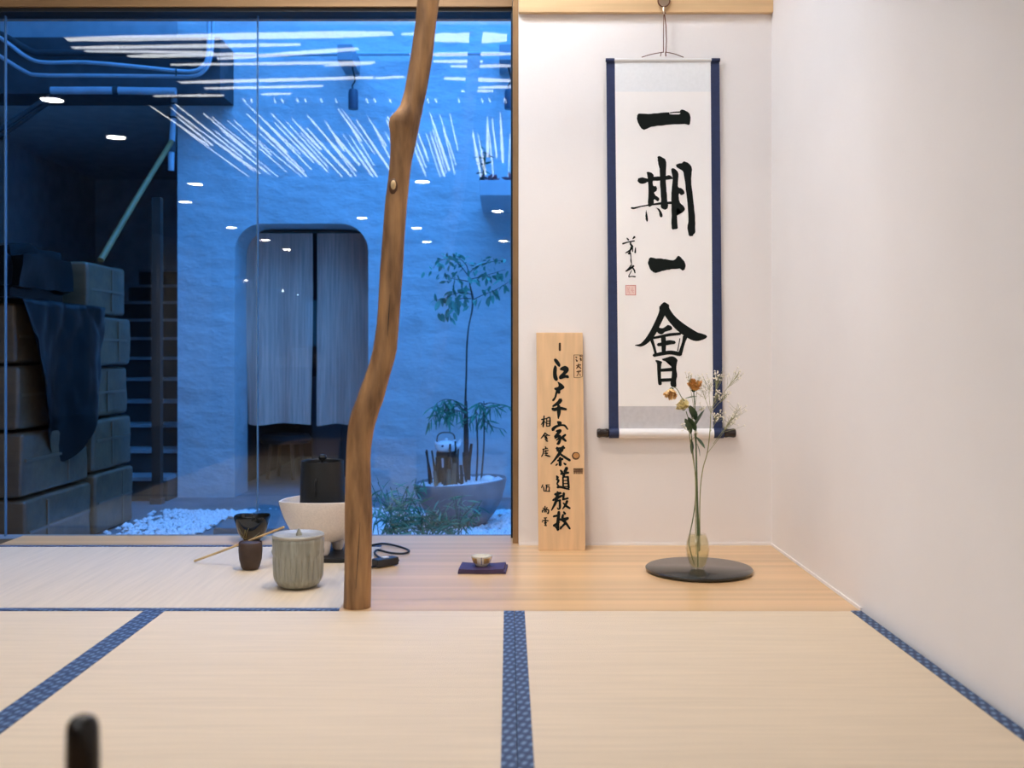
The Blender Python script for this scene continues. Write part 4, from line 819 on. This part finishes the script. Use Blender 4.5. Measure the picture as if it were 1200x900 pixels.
mk('lid_knob', blob(kq+Vector((0,0,.073)), .011, .011, .010, 10, 6), wk, kt, smooth=True)
mk('spout', tube([kq+Vector((.052,-.01,.020)), kq+Vector((.075,-.015,.040)), kq+Vector((.083,-.016,.062)), kq+Vector((.093,-.017,.072))], [.019,.014,.010,.011], 10, sub=4), wk, kt, smooth=True)
mk('lug', tube([kq+Vector((-.058,0,.04)), kq+Vector((-.068,0,.062))], [.012,.006], 8), wk, kt, smooth=True); mk('lug', tube([kq+Vector((.045,0,.05)), kq+Vector((.052,0,.072))], [.010,.006], 8), wk, kt, smooth=True)
mk('bail_handle', tube([kq+Vector((-.058,0,.058)), kq+Vector((-.052,0,.095)), kq+Vector((-.03,0,.112)), kq+Vector((.0,0,.115)), kq+Vector((.03,0,.112)), kq+Vector((.048,0,.095)), kq+Vector((.052,0,.066))], .0045, 8, sub=4), M('handle_cane', L((120,100,84)), .6), kt, smooth=True)
mk('painted_dot', blob(kq+Vector((-.018,-.0635,.037)), .008, .004, .008, 8, 5), M('cobalt', L((40,56,92)), .4), kt)
sd_ = empty('kettle_stand', (kq.x, PCY, PZ-.02), 'dark blackened stand carrying the white kettle in the planter', 'stand')
dk2 = M('charred', (.015,.013,.012), .8)
mk('stand_top', lathe((kq.x, PCY, kq.z-.036), [(0,0),(.058,0),(.062,.012),(.060,.034),(0,.035)], 24), dk2, sd_)
for dx_, dy_ in ((-.052,.0),(.045,.012),(.0,-.045)): mk('leg', tube([(kq.x+dx_*1.1, PCY+dy_, PZ-.02), (kq.x+dx_, PCY+dy_, kq.z-.035)], .013, 8), stickm if dx_ else dk2, sd_)
# slender tree
barkm = M('bark_dark', L((74,64,58)), .8, var=.25, vscale=20); treeleaf = M('tree_leaf', L((96,156,134)), .55, var=.25, vscale=20)
TL = leaf_mesh('tree_leaf_blade', .058, .026, treeleaf, .25); BL = leaf_mesh('bamboo_blade', .085, .012, M('bamboo_leaf', L((74,140,108)), .55, var=.3, vscale=15), .35, 4)
tree = empty('slender_tree', (at(547,562,6.25).x, 6.25, PZ-.015), 'slender young tree with sparse leaves rising from the planter', 'tree')
TY2 = 6.25
tpx = [(547,566,2.8),(546,530,2.6),(545.5,500,2.2),(545.5,470,1.3),(546.5,440,1.0),(547,410,1.0),(549,385,.9),(553,365,1.0),(554,350,1.3),(551,335,.9),(549,320,.7)]
mk('trunk', tube([at(x, y, TY2) for x, y, r in tpx], [r*TY2/FPX for x, y, r in tpx], 8, sub=3), barkm, tree, smooth=True)
def branch(pts, r, n, me, dn, root=tree, Yq=TY2, s=(.7,1.2), spread=4):
    P = catmull([at(x, y, Yq+R.uniform(-.05,.05)) for x, y in pts], 5); mk('twig', tube(P, [r*(1-.6*i/len(P)) for i in range(len(P))], 5), barkm, root)
    for k in range(n):
        p = P[min(len(P)-1, int(len(P)*(.25+.75*(k+.5)/n)))]+(Vector((R.gauss(0,.022), R.gauss(0,.05), R.gauss(0,.022))) if me is TL else Vector()); put(me, root, p, (R.uniform(-1,1), R.uniform(-.8,.8), R.uniform(-1,.3)+dn), roll=R.uniform(-1.2,1.2), s=R.uniform(*s))
branch([(550,325),(540,312),(528,303),(515,306),(507,315)], .0032, 32, TL, -.1, s=(.5,.9)); branch([(549,322),(556,314),(570,308),(590,305)], .0032, 32, TL, 0, s=(.4,.8))
branch([(549,328),(560,325),(572,322),(592,316)], .0032, 24, TL, -.2, s=(.7,1.1)); branch([(550,330),(540,328),(528,326),(520,322)], .0032, 24, TL, -.2, s=(.5,.9))
branch([(552,345),(545,343),(533,344),(520,350),(508,352)], .0032, 18, TL, -.3, s=(.9,1.3)); branch([(552,350),(540,350),(530,358),(522,366)], .0032, 18, TL, -.4, s=(.9,1.3))
branch([(553,352),(565,346),(580,340),(597,330)], .0032, 24, TL, -.4, s=(.7,1.1)); branch([(549,318),(546,310),(538,302),(530,298)], .0032, 20, TL, .1, s=(.4,.8))
# bamboo in the planter
def bamboo(label, x0, x1, ytop, Yq, tufts, n):
    a = at(x0, 563, Yq); a.z = PZ-.01; e = empty('planter_bamboo', a, label, 'bamboo'); b = at(x1, ytop, Yq)
    mk('cane', tube([a, a.lerp(b, .5)+Vector((.01,0,0)), b], [.006,.005,.003], 7, sub=4), barkm, e, smooth=True)
    for pts in tufts: branch(pts, .003, n, BL, -.25, root=e, Yq=Yq, s=(.7,1.25))
bamboo('thin bamboo cane with leafy tufts over the kettle', 546, 547, 470, 6.18, [[(546,482),(535,474),(520,474),(505,478)],[(546,484),(530,480),(515,484),(503,494)],[(546,478),(534,470),(522,468),(512,472)],[(546,486),(538,482),(525,486),(515,490)]], 20)
bamboo('thin bamboo cane with a small tuft beside the tree trunk', 558, 557.5, 480, 6.2, [[(557.5,484),(553,488),(549,494)],[(557.5,482),(561,487),(563,494)]], 8)
bamboo('thin bamboo cane with tufts spreading towards the bronze post', 563.5, 567, 470, 6.22, [[(567,474),(575,472),(586,474),(598,478)],[(567,476),(573,478),(584,476)],[(567,480),(570,488),(572,494)],[(567,474),(562,472),(558,476)]], 11)
branch([(566,492),(578,500),(590,503)], .003, 5, BL, -.2, s=(.5,.8))
# low bamboo grass before the planter
def grass(label, px, py, Yq, n, wpx, hpx):
    b = at(px, py, Yq); b.z = ZG+.01; e = empty('bamboo_grass', b, label, 'plant', 'bamboo grass clumps'); k = Yq/FPX
    for s in range(n):
        t = b+Vector((R.uniform(-wpx,wpx)*k, R.uniform(-.12,.12), R.uniform(.35,1)*hpx*k)); m_ = b.lerp(t, .5)+Vector((R.uniform(-.02,.02),0,.03))
        mk('stem', tube([b+Vector((R.uniform(-.08,.08),R.uniform(-.05,.05),0)), m_, t], .0022, 5, sub=3), leafm, e)
        for j in range(9): put(BL, e, m_.lerp(t, R.uniform(-.2,1)), (R.uniform(-1,1), R.uniform(-.8,.8), R.uniform(-.5,.7)), roll=R.uniform(-1.2,1.2), s=R.uniform(.6,1.05))
grass('tall clump of green bamboo grass between the trunk post and the planter', 468, 640, 5.55, 18, 32, 80)
grass('dense low clump of green bamboo grass touching the planter bowl', 500, 645, 5.45, 24, 42, 62)
grass('sparse clump of green bamboo grass in front of the planter bowl', 532, 648, 5.5, 14, 34, 62)
grass('small clump of green bamboo grass close to the trunk post', 452, 645, 5.35, 10, 20, 64)
